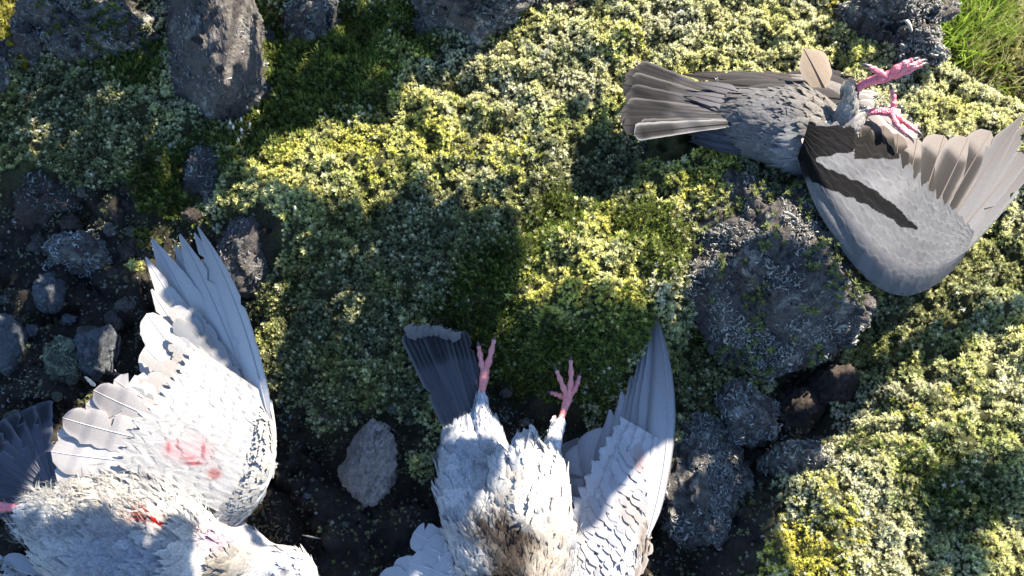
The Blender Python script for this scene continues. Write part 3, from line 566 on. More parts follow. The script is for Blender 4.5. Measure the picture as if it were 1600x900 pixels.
def add_feather(name, parent, base, tip, width, up, base_c, tip_c, edge_c=None, kind='secondary', mat=None, band=None, shaft_c=None, cfun=None, **kw):
    FEATHER_ID[0] += 1
    V, F, uv, sh = feather(base, tip, width, up, kind, seed=FEATHER_ID[0], **kw); t = uv[:, 1:]; e = (np.abs(uv[:, :1]-.5)*2)
    c = np.array(base_c)*(1-t**1.3)+np.array(tip_c)*t**1.3
    if band: b0, b1, bc = band; w = sstep(b0-.05, b0+.03, t)*(1-sstep(b1-.03, b1+.05, t)); c = c*(1-w)+np.array(bc)*w
    if edge_c is not None: w = sstep(.6, 1, e); c = c*(1-w)+np.array(edge_c)*w
    if cfun is not None: c = cfun(V)
    if cfun is None: c = c*KC
    c = c*(1+(.05 if cfun is not None else .08)*rng.normal()); sc = np.array(shaft_c if shaft_c is not None else (.5, .48, .46)); c = np.where(sh[:, None] > 0, sc, c)
    return put(name, V, F, mat or M_FEATHER, parent, np.clip(c, .004, .9), uv)
def surf_tris(V, Fs):
    Fq = Fs[0]; T = np.concatenate([Fq[:, :3], Fq[:, [0, 2, 3]]]); a, b_, c = V[T[:, 0]], V[T[:, 1]], V[T[:, 2]]
    return T[:, ::-1] if ((((a+b_+c)/3-V.mean(0))*np.cross(b_-a, c-a)).sum(1)).mean() < 0 else T
def contour(name, parent, V, Fs, n, flow, length, width, cfun, lift=.10, seed=0, zmin=-.35, ruffle=.3, lsc=None):
    """soft rounded body feathers lying along flow, one joined covering; lift varies in patches"""
    r_ = np.random.default_rng(seed); p, nn = face_points(V, surf_tris(V, Fs), n, r_, zmin); k = len(p)
    f = np.repeat([flow], k, 0) if not callable(flow) else flow(p)
    pat = fbm(p*45+seed, 2, 5)[:, None]; f = f+np.stack([fbm(p*40, 2, 6), fbm(p*40, 2, 7), fbm(p*40, 2, 8)], -1)*ruffle*1.6+r_.normal(size=(k, 3))*.10
    f = nrm(f-nn*(f*nn).sum(1, keepdims=True)); s = np.cross(nn, f); q_ = lsc(*PX(p)) if lsc else 1.; ll = length*r_.uniform(.7, 1.25, k)*q_; ww = width*r_.uniform(.8, 1.2, k)*q_; li = np.clip(lift*(1+2.2*pat[:, 0])+.25*lift*r_.normal(size=k), .0, .9)
    C = cfun(*PX(p+f*(ll*.6)[:, None]))*(1+.05*r_.normal(size=(k, 1))); ts = (0, .4, .75, 1.); qs = np.linspace(-1, 1, 7); wp = (.45, 1., .92, .62); G, Cs = [], []
    for t, w in zip(ts, wp):
        for q in qs:
            te = t*(1-.30*q*q)*(1+(.10*r_.normal(size=k) if t == 1. else 0)); x = q*ww*w*(1+.05*r_.normal(size=k)*(t > .3)); z = ll*li*(t**.8)-.0010*(1-t)-ww*.16*q*q-ll*.05*t*t
            G.append(p+f*(ll*te)[:, None]+s*x[:, None]+nn*z[:, None]); Cs.append(C*(.90+.12*t+.03*r_.normal(size=(k, 1))))
    m = len(qs); G = np.stack(G, 1); Cs = np.stack(Cs, 1); i = np.arange(len(ts)*m).reshape(len(ts), m); F = np.stack([i[:-1, :-1], i[:-1, 1:], i[1:, 1:], i[1:, :-1]], -1).reshape(-1, 4)
    return put(name, G.reshape(-1, 3), (F[None]+(np.arange(k)*len(ts)*m)[:, None, None]).reshape(-1, 4), M_PLUME, parent, np.clip(Cs.reshape(-1, 3), .004, .92), kind='stuff')
def plumage(name, parent, V, Fs, n, flow, length, width, cfun, lift=.25, seed=0, zmin=-.35, fluff=0., only=None):
    """small contour feathers lying along flow over a surface (one joined covering)"""
    r_ = np.random.default_rng(seed); Fq = Fs[0]; T = np.concatenate([Fq[:, :3], Fq[:, [0, 2, 3]]])
    a, b_, c = V[T[:, 0]], V[T[:, 1]], V[T[:, 2]]; nn = np.cross(b_-a, c-a); cen = V.mean(0)
    if ((((a+b_+c)/3-cen)*nn).sum(1)).mean() < 0: T = T[:, ::-1]
    p, nn = face_points(V, T, n, r_, zmin)
    if only is not None: k = only(*PX(p)); p, nn = p[k], nn[k]
    k = len(p); f = flow(p) if callable(flow) else np.repeat([flow], k, 0)
    f = f+r_.normal(size=(k, 3))*(.16+.5*fluff)*np.linalg.norm(f, axis=1, keepdims=True)
    f = nrm(f-nn*(f*nn).sum(1, keepdims=True)); s = np.cross(nn, f); ll = length*r_.uniform(.6, 1.35, k); ww = width*r_.uniform(.7, 1.3, k); li = lift*r_.uniform(.3, 1.5, k)+fluff*.5*r_.random(k)
    px, py = PX(p); C = cfun(px, py)*(1+.06*r_.normal(size=(k, 1)))
    # each feather: 5 narrow barb fingers fanned from one root
    Vs, Fo, Cs = [], [], []; nb = 5
    for j in range(nb):
        q = (j-(nb-1)/2)/((nb-1)/2); lj = ll*(1-.22*q*q)*r_.uniform(.75, 1.1, k); sp = q*ww
        def pt(t, side): 
            x = sp*(.25+.75*t**.8)+side*ww*(.30 if fluff else .46)*(1-t*(.75 if fluff else .45)); z = li*ll*np.sin(t*2.2)*.55-.06*ll*t*t
            return p+f*(lj*t)[:, None]+s*x[:, None]+nn*(z-.0004-abs(q)*ww*.10)[:, None]
        Vs.append(np.stack([pt(0, -1), pt(0, 1), pt(.55, 1), pt(.55, -1), pt(1, 1), pt(1, -1)], 1))
        sc = r_.uniform(.94, 1.06, (k, 1, 1)); Cs.append(np.clip(C[:, None]*np.array([.92, .92, 1, 1, 1.05, 1.05])[None, :, None]*sc, .004, .92))
        o = (j*k+np.arange(k))[:, None]*6; Fo.append(np.concatenate([o+np.array([[0, 1, 2, 3]]), o+np.array([[3, 2, 4, 5]])]))
    return put(name, np.concatenate(Vs).reshape(-1, 3), np.concatenate(Fo), M_PLUME, parent, np.concatenate(Cs).reshape(-1, 3), kind='stuff')
def pt(px, py, hcm): return P(px, py, hcm/100)
def path3(rows): return np.array([pt(*r[:3]) for r in rows])
PXM = .00064
def body_mesh(parent, rows, cfun, n=64, seg=40, lump=.006):
    """rows: px, py, height cm, half width px, half height cm"""
    V, Fs = sweep(path3(rows), [r[3]*PXM for r in rows], [r[4]/100 for r in rows], n, seg)
    V = V+nrm(V-np.repeat(cat_rom(path3(rows), n), seg, 0)[:len(V)] if len(V) == n*seg else V-np.vstack([np.repeat(cat_rom(path3(rows), n), seg, 0), V[-2:]-1e-6]))*(lump*fbm(V*30, 3, 12))[:, None]
    o = put('body', V, Fs, M_SKINB, parent, cfun(*PX(V))*.95); return o, V, Fs
def leg(parent, shank, tars, toes, pink, feath, seed, sr=(.011, .006), tr=.0028):
    """shank: feathered part, tars: bare scaly part, toes: list of point rows; all in (px, py, cm)"""
    sh = path3(shank); V, Fs = sweep(sh, np.linspace(sr[0], sr[1], len(sh)), np.linspace(sr[0], sr[1], len(sh)), 14, 12)
    lg = put('leg', V, Fs, M_SKINB, parent, np.repeat([np.array(feath)*.8], len(V), 0))
    fl = nrm(sh[-1]-sh[0]); plumage('shank_feathers', lg, V, Fs, 420, fl, .009, .0026, lambda x, y: np.repeat([feath], len(x), 0), .18, seed, -1)
    ta = path3(tars); ta = np.vstack([sh[-1]-fl*.004, ta]); k = len(ta)
    V, Fs = sweep(ta, np.concatenate([[tr*1.1], np.full(k-2, tr*.95), [tr*1.35]]), np.concatenate([[tr*1.1], np.full(k-2, tr*.95), [tr*1.1]]), 34, 12); i = np.arange(len(V))//12
    V = V+nrm(V-ta.mean(0))*(.00022*np.sin(i*2.1))[:, None]
    allV, allF, allC, off = [V], [Fs[0]], [np.repeat([pink], len(V), 0)*(1+.12*np.sin(i*1.7))[:, None]], len(V); tri = [Fs[1]]; root = ta[-1]; claws = []
    for tw in toes:
        q = path3(tw); q = np.vstack([root, q]); m = len(q); nn_ = 30; V, Fs = sweep(q, np.linspace(tr*.95, tr*.62, m), np.linspace(tr*.95, tr*.6, m), nn_, 10)
        i = np.minimum(np.arange(len(V))//10, nn_-1); cen = cat_rom(q, nn_)[i]; V = cen+(V-cen)*(1+.20*np.sin(i/nn_*6.283*3.2)+.06*np.sin(i*2.4))[:, None]
        allV.append(V); allF.append(Fs[0]+off); tri.append(Fs[1]+off); off += len(V); f = (i/nn_)[:, None]
        allC.append(np.array(pink)*(1-f*.25)+np.array([.35, .3, .31])*f*.25)
        e = nrm(q[-1]-q[-2]); dn = nrm(np.array([0, -.25, -1.])-e*(np.array([0, -.25, -1.])@e)); claws.append((q[-1]-e*.001, e, dn))
    ft = put('foot', np.concatenate(allV), [np.concatenate(allF), np.concatenate(tri)], M_FOOT, lg, np.clip(np.concatenate(allC), .01, .9))
    for (b0, e, dn) in claws:
        V, Fs = sweep(np.array([b0, b0+e*.004+dn*.0003, b0+e*.0075+dn*.0016, b0+e*.0095+dn*.0038]), [tr*.5, tr*.42, tr*.25, .0001], [tr*.5, tr*.42, tr*.25, .0001], 10, 8); put('claw', V, Fs, M_CLAW, lg)
    return lg
def coverts(parent, lead, trail, rows, per, width, up, cfun, kind='covert', seed=0, z0=.006, dz=.0012, ln=.42, curl=0., f0=0., f1=.62, name='covert_feather', jit=.06, mat=None, splits=1, jag=.06, tipdrop=.0, res=(9, 2), arch=.05, camber=.12):
    """rows of overlapping coverts between a leading-edge path and a trailing path ((px,py,cm) rows); rows nearest the leading edge lie on top"""
    r_ = np.random.default_rng(seed); Lp, Tp = cat_rom(path3(lead), 60), cat_rom(path3(trail), 60); upv = nrm(np.asarray(up, float))
    for r in range(rows):
        fr = f0+(f1-f0)*(r/max(rows-1, 1)); n = int(per[0]+(per[1]-per[0])*r/max(rows-1, 1))
        for i in range(n):
            s_ = np.clip((i+.5*(r % 2)+r_.uniform(-.2, .2)+.3)/n, 0, .999); k = s_*59; a = int(k); f = k-a; b2 = min(a+1, 59)
            lp, tp = Lp[a]*(1-f)+Lp[b2]*f, Tp[a]*(1-f)+Tp[b2]*f
            l2 = ln*r_.uniform(.8, 1.2); tint = np.array([1, .96, .93]) if r_.random() < .3 else np.array([.93, .94, .97]); tint = tint*r_.uniform(.86, 1.04)
            B = lp+(tp-lp)*fr+upv*(z0+(rows-r)*dz); E = lp+(tp-lp)*min(fr+l2, 1.1)+upv*(z0*.4+(rows-r)*dz-tipdrop)+r_.normal(size=3)*np.array([1, 1, .25])*jit*.03
            add_feather(name, parent, B, E, width*r_.uniform(.85, 1.2)*(.75+.5*fr), upv+r_.normal(size=3)*.08, (1, 1, 1), (1, 1, 1), kind=kind, mat=mat or M_COVERT, nl=res[0], nw=res[1], jag=jag, splits=splits, arch=arch, curl=curl*r_.uniform(.3, 1.4), shaft=False,
                        cfun=(lambda V, tn=tint: cfun(*PX(V))*tn), camber=camber)

def covert_sheet(parent, lead, trail, nu, nv, rows, cells, cfun, step=.0004, roll=.016, z1=.004, wave=.10):
    """smooth overlapping lesser coverts as one closed skin: every cell is a low scale lying over the next"""
    Lp, Tp = cat_rom(path3(lead), nu), cat_rom(path3(trail), nu); f = np.linspace(0, 1, nv)
    S, Fq = np.meshgrid(np.linspace(0, 1, nu), f, indexing='ij'); r_ = np.random.default_rng(4)
    wob = wave*fbm(np.stack([S*9, Fq*6, S*0], -1), 2, 3)
    rr = Fq*rows+wave*2.5*fbm(np.stack([S*7, Fq*5, S*0+4], -1), 2, 9); row = np.floor(rr); ce = S*cells+.5*(row % 2)+wob; a_ = ce-np.floor(ce)-.5
    bb = rr-row+1.3*a_*a_-.16; row2 = np.where(bb < 0, -1., 0.); bb = np.where(bb < 0, bb+1, bb)
    z = step*bb+.0004*fbm(np.stack([S*30, Fq*18, S*0], -1), 2, 5)-roll*(1-np.minimum(Fq/.22, 1))**2
    tooth = 1+.035*np.cos((S*cells*.8)*6.283)*sstep(.7, 1, Fq)+.02*_hash(np.floor(S*cells*6).astype(int), 1, 2, 3)*sstep(.8, 1, Fq)
    V = Lp[:, None]+(Tp-Lp)[:, None]*(Fq*tooth)[..., None]; V[..., 2] += z+z1
    V = V.reshape(-1, 3); i = np.arange(nu*nv).reshape(nu, nv); F = np.stack([i[:-1, :-1], i[:-1, 1:], i[1:, 1:], i[1:, :-1]], -1).reshape(-1, 4)
    c = cfun(*PX(V))*(1-.22*sstep(.86, 1, bb).ravel()+.10*_hash(np.floor(ce).astype(int), (row+row2).astype(int), 3, 1).ravel())[:, None]
    return put('wing_coverts', V, F, M_COVERT, parent, np.clip(c, .003, .9), np.stack([(a_+.5).ravel(), (rr*.25).ravel()], -1))

# ---- white pigeon on its back, one wing flung up (bottom left)
WHT, CRM, BLU = (.60, .585, .58), (.60, .565, .53), (.36, .38, .44)
KC = .58
bA = empty('pigeon', pt(200, 850, -3)); tag(bA, 'white pigeon on its back with one wing raised and blood on its feathers', 'pigeon', 'dead pigeons on the mossy bank')
colA = lambda px, py: .60*blobcol([(330, 880, (60, 60), (.72, .68, .66)), (250, 890, (80, 40), (.44, .45, .50)), (170, 885, (100, 45), (.42, .44, .50)), (60, 830, (60, 60), (.62, .64, .68)), (150, 780, (95, 34), CRM), (240, 790, (40, 25), CRM), (285, 770, (60, 40), WHT), (240, 755, (25, 18), (.34, .33, .36)), (290, 850, (32, 60), (.75, .70, .64)), (350, 845, (38, 26), (.50, .36, .46)),
    (375, 870, (34, 30), (.30, .28, .27)), (345, 890, (30, 25), (.34, .31, .28)), (450, 888, (40, 26), (.55, .57, .62)), (445, 893, (9, 6), (.1, .1, .12)), (225, 812, (30, 9), (.40, .22, .17)), (236, 816, (16, 7), (.30, .06, .04)), (243, 818, (7, 6), (.40, .02, .015)), (330, 800, (40, 20), (.70, .69, .70))], (.58, .57, .58), px, py)
rowsA = [(30, 800, 0, 14, .6), (75, 812, 1, 52, 2.6), (140, 830, 2, 92, 4.2), (215, 852, 2.6, 112, 4.9), (285, 866, 2.6, 98, 4.6), (335, 872, 2.2, 68, 3.6), (378, 880, 1.6, 50, 2.9), (415, 888, 1.4, 34, 2.1), (440, 891, 1.3, 34, 2.1), (468, 894, 1.2, 32, 2.), (490, 900, .8, 14, 1.)]
oA, VA, FA = body_mesh(bA, rowsA, colA)
flA = nrm(pt(20, 800, 2)-pt(330, 872, 2))
contour('plumage', oA, VA, FA, 2600, flA, .022, .0066, colA, .035, 1, ruffle=.45, lsc=lambda x, y: np.where(x > 385, .42, np.where(x > 330, .7, 1.)))
plumage('fluff', oA, VA, FA, 3000, flA+np.array([0, .6, 0]), .022, .0007, colA, .36, 2, only=lambda x, y: ((y < 850) & (x < 330)), fluff=.5)
V, Fs = sweep(path3([(480, 897, 1), (497, 906, .6), (508, 916, -.2)]), [.006, .004, .0006], [.005, .0035, .0006], 10, 10); put('beak', V, Fs, M_CLAW, oA)
# tail fan
tl = put('tail', *sweep(path3([(110, 790, 1.5), (70, 765, .8), (40, 745, .2)]), [.022, .03, .02], [.012, .008, .004], 12, 14), M_SKINB, bA, None); 
tl.data.color_attributes.new('Col', 'FLOAT_COLOR', 'POINT').data.foreach_set('color', np.tile(np.array([.12, .13, .17, 1], np.float32), len(tl.data.vertices)))
for i in range(11):
    f = i/10; tx, ty = np.array([-60, 800])*(1-f)+np.array([60, 632])*f; tx -= 40*math.sin(f*3.14); ty -= 18*math.sin(f*3.14)
    add_feather('tail_feather', tl, pt(92-8*f, 785-24*f, 1.6+.1*i), pt(tx, ty, -1.2+.12*i), .030, (0, -.2, 1), (.13, .14, .19), (.07, .075, .10), (.16, .17, .21), 'tail', band=(.72, .93, (.035, .037, .05)), shaft_c=(.08, .08, .09), splits=2, curl=.02)
leg(bA, [(95, 790, 2.5), (60, 793, 2.6), (38, 795, 2.4)], [(15, 793, 2.2), (-8, 792, 2)], [[(-30, 786, 2), (-50, 782, 1.8)], [(-30, 796, 1.8), (-52, 798, 1.4)], [(-22, 806, 1.4), (-40, 815, .8)]], (.55, .10, .14), (.52, .52, .56), 5, tr=.0042)
# raised wing, seen from below
colW = lambda px, py: .40*blobcol([(265, 700, (9, 12), (.84, .55, .57)), (300, 704, (38, 20), (.84, .60, .62)), (263, 699, (3, 9), (.70, .26, .29)), (278, 695, (2, 8), (.72, .32, .35)), (303, 724, (16, 3), (.64, .18, .21)), (296, 716, (9, 3), (.70, .32, .34)), (318, 704, (3, 14), (.72, .30, .33)), (335, 740, (12, 10), (.62, .3, .3))], (.80, .79, .79), px, py)
V, Fs = sweep(path3([(318, 822, 2.6), (352, 806, 4.0), (388, 778, 5.2), (410, 735, 6), (416, 690, 6.3), (414, 650, 6.2), (404, 610, 6)]), np.array([26, 22, 16, 15, 13, 10, 4])*PXM, [.013, .011, .010, .009, .008, .006, .002], 40, 18)
wA = put('wing', V, Fs, M_SKINB, bA, np.repeat([WHT], len(V), 0)*.9)
plumage('wing_plumage', wA, V, Fs, 2600, nrm(pt(330, 690, 5)-pt(420, 720, 6)), .011, .0040, colW, .05, 7, -1)
PR = [((422, 668, 6.6), (309, 354, 6.6), 24, .06), ((416, 668, 6.2), (304, 364, 6.1), 32, .05), ((409, 668, 5.7), (281, 366, 5.4), 38, .035), ((401, 668, 5.1), (274, 384, 4.7), 42, .03), ((393, 668, 4.5), (238, 373, 4.0), 46, .02), ((385, 668, 4.2), (228, 402, 4.2), 42, .01),
      ((376, 668, 4.4), (237, 452, 4.6), 42, 0), ((367, 670, 4.7), (229, 490, 4.9), 42, 0), ((358, 672, 5.0), (226, 542, 5.0), 42, 0), ((350, 676, 5.2), (214, 588, 5.0), 42, 0)]
for i, (b0, e0, w, bd) in enumerate(PR):
    a = (.62, .22) if i < 5 else (.22, .0); up = nrm(np.array([-a[0], -a[1], 1.]))
    add_feather('primary_feather', wA, pt(*b0), pt(*e0), w*PXM*(1.75 if i < 5 else 1.2), up, (.74, .74, .76), (.46, .46, .49) if i < 5 else (.66, .63, .62), (.50, .50, .53) if i < 5 else (.56, .52, .51), 'primary' if i < 7 else 'secondary', bend=bd, arch=.015, asym=.66 if i < 3 else .62, shaft_c=(.34, .33, .34) if i < 5 else (.6, .58, .56), nl=34, splits=2, jag=.02, camber=.03)
SE = [((345, 682, 5.6), (180, 594, 5.2), 40), ((340, 688, 5.8), (152, 612, 5.2), 40), ((334, 696, 5.8), (136, 632, 5.0), 42), ((328, 704, 5.7), (104, 655, 4.8), 44), ((322, 714, 5.6), (92, 678, 4.5), 46), ((316, 726, 5.4), (82, 706, 4.2), 48), ((312, 740, 5.2), (88, 736, 3.8), 46)]
for i, (b0, e0, w) in enumerate(SE):
    dk = i in (1, 3)
    add_feather('secondary_feather', wA, pt(*b0), pt(*e0), w*PXM*1.2, nrm(np.array([-.1, -.15, 1.])), (.66, .64, .645) if dk else (.78, .76, .76), (.24, .225, .235) if dk else (.60, .56, .56), (.52, .485, .48), 'secondary', bend=-.02, arch=.05, curl=.06 if dk else .02, shaft_c=(.62, .58, .56), nl=28, splits=3, jag=.04, camber=.06)
covert_sheet(wA, [(425, 625, 6.3), (431, 690, 6.2), (414, 754, 5.8), (362, 810, 4.6)], [(306, 545, 6.0), (270, 600, 6.3), (222, 660, 6.0), (185, 730, 5.0)], 220, 120, 8, 18, colW, step=.0006, roll=.010, z1=.008, wave=.45)
coverts(wA, [(404, 600, 6.2), (380, 650, 6.4), (345, 700, 6.2), (310, 750, 5.2)], [(252, 430, 5.0), (225, 530, 5.4), (150, 620, 5.4), (110, 710, 4.4)], 4, (15, 17), .0115, (-.15, -.1, 1), colW, seed=3, z0=.0022, dz=.00035, ln=.34, f0=.12, f1=.52, curl=.0, jit=.08, splits=3, jag=.05, res=(14, 3), arch=.0, camber=.04, tipdrop=.0006)
# the other wing, under the body and out of the frame
w2 = put('wing', *sweep(path3([(250, 950, 0), (150, 960, -.5), (60, 930, -1)]), [.02, .016, .006], [.01, .008, .004], 14, 12), M_SKINB, bA, None); w2.data.color_attributes.new('Col', 'FLOAT_COLOR', 'POINT').data.foreach_set('color', np.tile(np.array([.6, .6, .62, 1], np.float32), len(w2.data.vertices)))
for i in range(7): add_feather('primary_feather', w2, pt(130-6*i, 925+5*i, 0-.1*i), pt(-40-10*i, 868+16*i, -1.4+.1*i), .03, (0, 0, 1), (.62, .63, .66), (.5, .51, .55), None, 'primary', splits=2)

# ---- pale pigeon on its back with both feet up (bottom middle)
bB = empty('pigeon', pt(790, 850, -3)); tag(bB, 'pale pigeon on its back with two pink feet pointing up and dark tail', 'pigeon', 'dead pigeons on the mossy bank')
colB = lambda px, py: .60*blobcol([(760, 700, (90, 70), (.60, .62, .69)), (710, 770, (45, 70), (.58, .60, .67)), (820, 770, (62, 48), (.80, .765, .74)), (790, 780, (20, 14), (.45, .42, .40)), (798, 880, (80, 64), (.062, .050, .043)), (772, 834, (40, 26), (.07, .056, .048)), (820, 845, (22, 16), (.04, .032, .028)), (872, 840, (16, 70), (.60, .53, .47)), (850, 900, (26, 40), (.55, .48, .42)), (725, 880, (40, 34), (.66, .66, .70)), (805, 745, (26, 12), (.58, .53, .5))], (.60, .60, .63), px, py)
rowsB = [(742, 640, .2, 10, .6), (745, 672, .8, 36, 1.8), (742, 710, 1.2, 54, 2.6), (746, 755, 1.6, 62, 3.3), (768, 800, 2.2, 74, 4.2), (795, 850, 2.6, 82, 4.8), (810, 905, 2.6, 80, 4.8), (816, 960, 2, 60, 3.6), (816, 1010, 1, 36, 2.4), (818, 1050, .6, 30, 2), (820, 1080, .2, 20, 1.2)]
oB, VB, FB = body_mesh(bB, rowsB, colB)
flB = nrm(pt(742, 640, 1)-pt(806, 880, 2))
contour('plumage', oB, VB, FB, 3600, flB, .018, .0066, colB, .008, 11, ruffle=.12)
plumage('fluff', oB, VB, FB, 1300, flB, .018, .0009, colB, .3, 12, only=lambda x, y: (y > 715) & (x > 735), fluff=.5)
br = rock_shape(77, 4, rough=.12, fine=.03)[0]*np.array([.036, .062, .030])+pt(822, 812, 5.2)
bv = put('breast', br, ico(4)[1], M_SKINB, oB, colB(*PX(br))*.8)
contour('breast_plumage', bv, br, [np.column_stack([ico(4)[1], ico(4)[1][:, 2]])], 2200, flB, .012, .0042, colB, .035, 13, zmin=-.2, ruffle=.5)
tB = put('tail', *sweep(path3([(752, 690, .6), (730, 650, .2), (710, 610, -.2)]), [.024, .022, .014], [.010, .008, .004], 12, 14), M_SKINB, bB, None)
tB.data.color_attributes.new('Col', 'FLOAT_COLOR', 'POINT').data.foreach_set('color', np.tile(np.array([.2, .2, .24, 1], np.float32), len(tB.data.vertices)))
for i in range(10):
    f = i/9; b0 = (714+50*f, 700-38*f, 1.2+.11*min(i, 9-i)); e0 = (641+74*f, 516-6*math.sin(f*3.1)+6*f, 2.8+.2*min(i, 9-i))
    add_feather('tail_feather', tB, pt(*b0), pt(*e0), .024, (-.1, -.1, 1), (.16, .165, .20), (.075, .072, .078), (.30, .29, .30) if i == 0 else (.12, .12, .135), 'tail', band=(.68, .93, (.035, .034, .04)), shaft_c=(.07, .07, .08), splits=2, curl=.03, jag=.03)
for i in range(8):      # frayed, bent-over pale tips
    f = i/7; b0 = (650+58*f, 532+4*f-8*math.sin(f*3.1), 3.6+.1*i); e0 = (640+70*f+rng.normal()*5, 508-4*math.sin(f*3.1)+6*f+rng.normal()*3, 3.6)
    add_feather('tail_tip', tB, pt(*b0), pt(*e0), .013, (0, -.5, 1), (.20, .19, .185), (.44, .41, .385), None, 'covert', mat=M_COVERT, splits=3, curl=-.25, arch=.2, nl=10, shaft=False)
leg(bB, [(757, 705, 2.6), (755, 665, 2.8), (752, 628, 2.6)], [(753, 612, 2.5), (757, 588, 2.4)], [[(752, 565, 2.6), (748, 542, 2.6)], [(765, 560, 2.8), (772, 532, 2.8)], [(754, 572, 1.6), (750, 560, 1.2)]], (.70, .20, .18), (.50, .51, .56), 15, tr=.0037)
leg(bB, [(862, 745, 3.0), (862, 705, 3.2), (872, 664, 3.1)], [(880, 645, 3), (887, 624, 3)], [[(879, 602, 3.3), (870, 580, 3.4)], [(892, 595, 3.4), (892, 564, 3.6)], [(899, 606, 3.0), (905, 588, 3.0)], [(874, 618, 2.6), (862, 614, 2.2)]], (.70, .20, .18), (.58, .58, .62), 16, tr=.0033)
colWB = lambda px, py: .56*blobcol([(1010, 860, (16, 60), (.36, .31, .28)), (985, 800, (16, 40), (.60, .55, .53)), (1000, 720, (10, 20), (.62, .5, .5))], (.68, .68, .72), px, py)
V, Fs = sweep(path3([(900, 960, 1.5), (955, 920, 2.2), (990, 868, 2.8), (1006, 810, 3.2), (1016, 740, 3.4), (1024, 680, 3.4)]), np.array([30, 24, 16, 11, 7, 3])*PXM, [.014, .012, .009, .006, .004, .002], 36, 16)
wB = put('wing', V, Fs, M_SKINB, bB, colWB(*PX(V))*.9)
plumage('wing_plumage', wB, V, Fs, 900, nrm(pt(960, 720, 3)-pt(1000, 850, 3)), .014, .0042, colWB, .2, 17, -1)
PB = [((1012, 840, 3.9), (1024, 486, 4.2), 22, -.07), ((1008, 842, 3.7), (1018, 500, 4.0), 26, -.06), ((1003, 845, 3.5), (1010, 528, 3.7), 28, -.055), ((998, 848, 3.3), (1000, 556, 3.4), 28, -.05), ((992, 850, 3.1), (987, 588, 3.2), 28, -.045), ((985, 852, 2.9), (972, 612, 3.0), 28, -.04), ((978, 855, 2.7), (954, 640, 2.8), 30, -.03), ((970, 858, 2.5), (938, 668, 2.6), 30, -.02), ((962, 860, 2.3), (920, 688, 2.3), 32, -.01), ((954, 865, 2.1), (902, 684, 2.0), 34, 0), ((946, 870, 1.9), (890, 700, 1.6), 34, 0)]
for i, (b0, e0, w, bd) in enumerate(PB):
    dk = i >= 9
    add_feather('primary_feather' if i < 8 else 'secondary_feather', wB, pt(*b0), pt(*e0), w*PXM*1.9, nrm(np.array([-.18, -.2, 1.])), (.66, .66, .70), (.20, .195, .21) if i < 5 else (.52, .52, .56) if not dk else (.22, .21, .22), (.40, .40, .43) if i else (.20, .19, .19), 'primary' if i < 7 else 'secondary', bend=-bd, arch=.01, asym=.74, shaft_c=(.35, .34, .36), nl=32, splits=0 if i < 4 else 1, jag=.012, camber=.03)
covert_sheet(wB, [(1033, 690, 4.0), (1022, 780, 4.0), (1000, 860, 3.8), (945, 940, 3.0)], [(972, 655, 4.1), (938, 705, 3.7), (908, 765, 3.3), (882, 810, 2.8)], 160, 80, 5, 11, colWB, step=.0012, roll=.004)
coverts(wB, [(1020, 760, 4.2), (1000, 830, 4.1), (960, 890, 3.7), (910, 940, 2.9)], [(985, 660, 4.3), (945, 715, 3.9), (912, 770, 3.5), (880, 800, 2.8)], 4, (15, 15), .0095, (-.1, -.1, 1), colWB, seed=9, z0=.0046, dz=.0003, ln=.36, f0=0, f1=.50, curl=.02, jit=.10, splits=2, jag=.06, res=(13, 3), arch=.0, camber=.04, tipdrop=.0006)
for i, (x, y) in enumerate(((1006, 845), (1008, 862), (1000, 880), (990, 893))): add_feather('covert_feather', wB, pt(x-14, y+24, 3.2), pt(x+4, y-18, 3.4+.1*i), .017, (.3, 0, 1), (.30, .26, .24), (.40, .35, .32), (.55, .50, .47), 'covert', mat=M_COVERT, nl=10, shaft=False)
wB2 = put('wing', *sweep(path3([(760, 920, 1.6), (715, 900, .8), (670, 910, 0)]), [.020, .018, .008], [.012, .010, .004], 14, 12), M_SKINB, bB, None); wB2.data.color_attributes.new('Col', 'FLOAT_COLOR', 'POINT').data.foreach_set('color', np.tile(np.array([.6, .6, .64, 1], np.float32), len(wB2.data.vertices)))
for i, (b0, e0, w) in enumerate([((735, 880, 1.8), (646, 832, .6), 40), ((740, 892, 2.2), (664, 852, 1.4), 40), ((735, 900, 1.6), (612, 893, 0), 40), ((730, 905, 2.0), (640, 880, .8), 38), ((735, 912, 1.4), (590, 910, -.4), 40), ((745, 915, 2.6), (676, 892, 2.2), 30), ((755, 905, 3), (690, 872, 2.4), 26)]):
    add_feather('secondary_feather', wB2, pt(*b0), pt(*e0), w*PXM*1.15, (0, -.1, 1), (.70, .70, .74), (.64, .65, .70), None, 'secondary', splits=1, jag=.02, shaft_c=(.6, .6, .63), arch=.06)
plumage('wing_plumage', wB2, *sweep(path3([(760, 905, 2), (720, 885, 1.6), (690, 880, 1.0)]), [.018, .014, .004], [.012, .008, .003], 14, 12), 420, nrm(pt(640, 850, 0)-pt(740, 890, 1)), .014, .004, lambda x, y: np.repeat([(.70, .70, .74)], len(x), 0), .5, 19, -1, fluff=.3)

KC = .34
KC = 1.
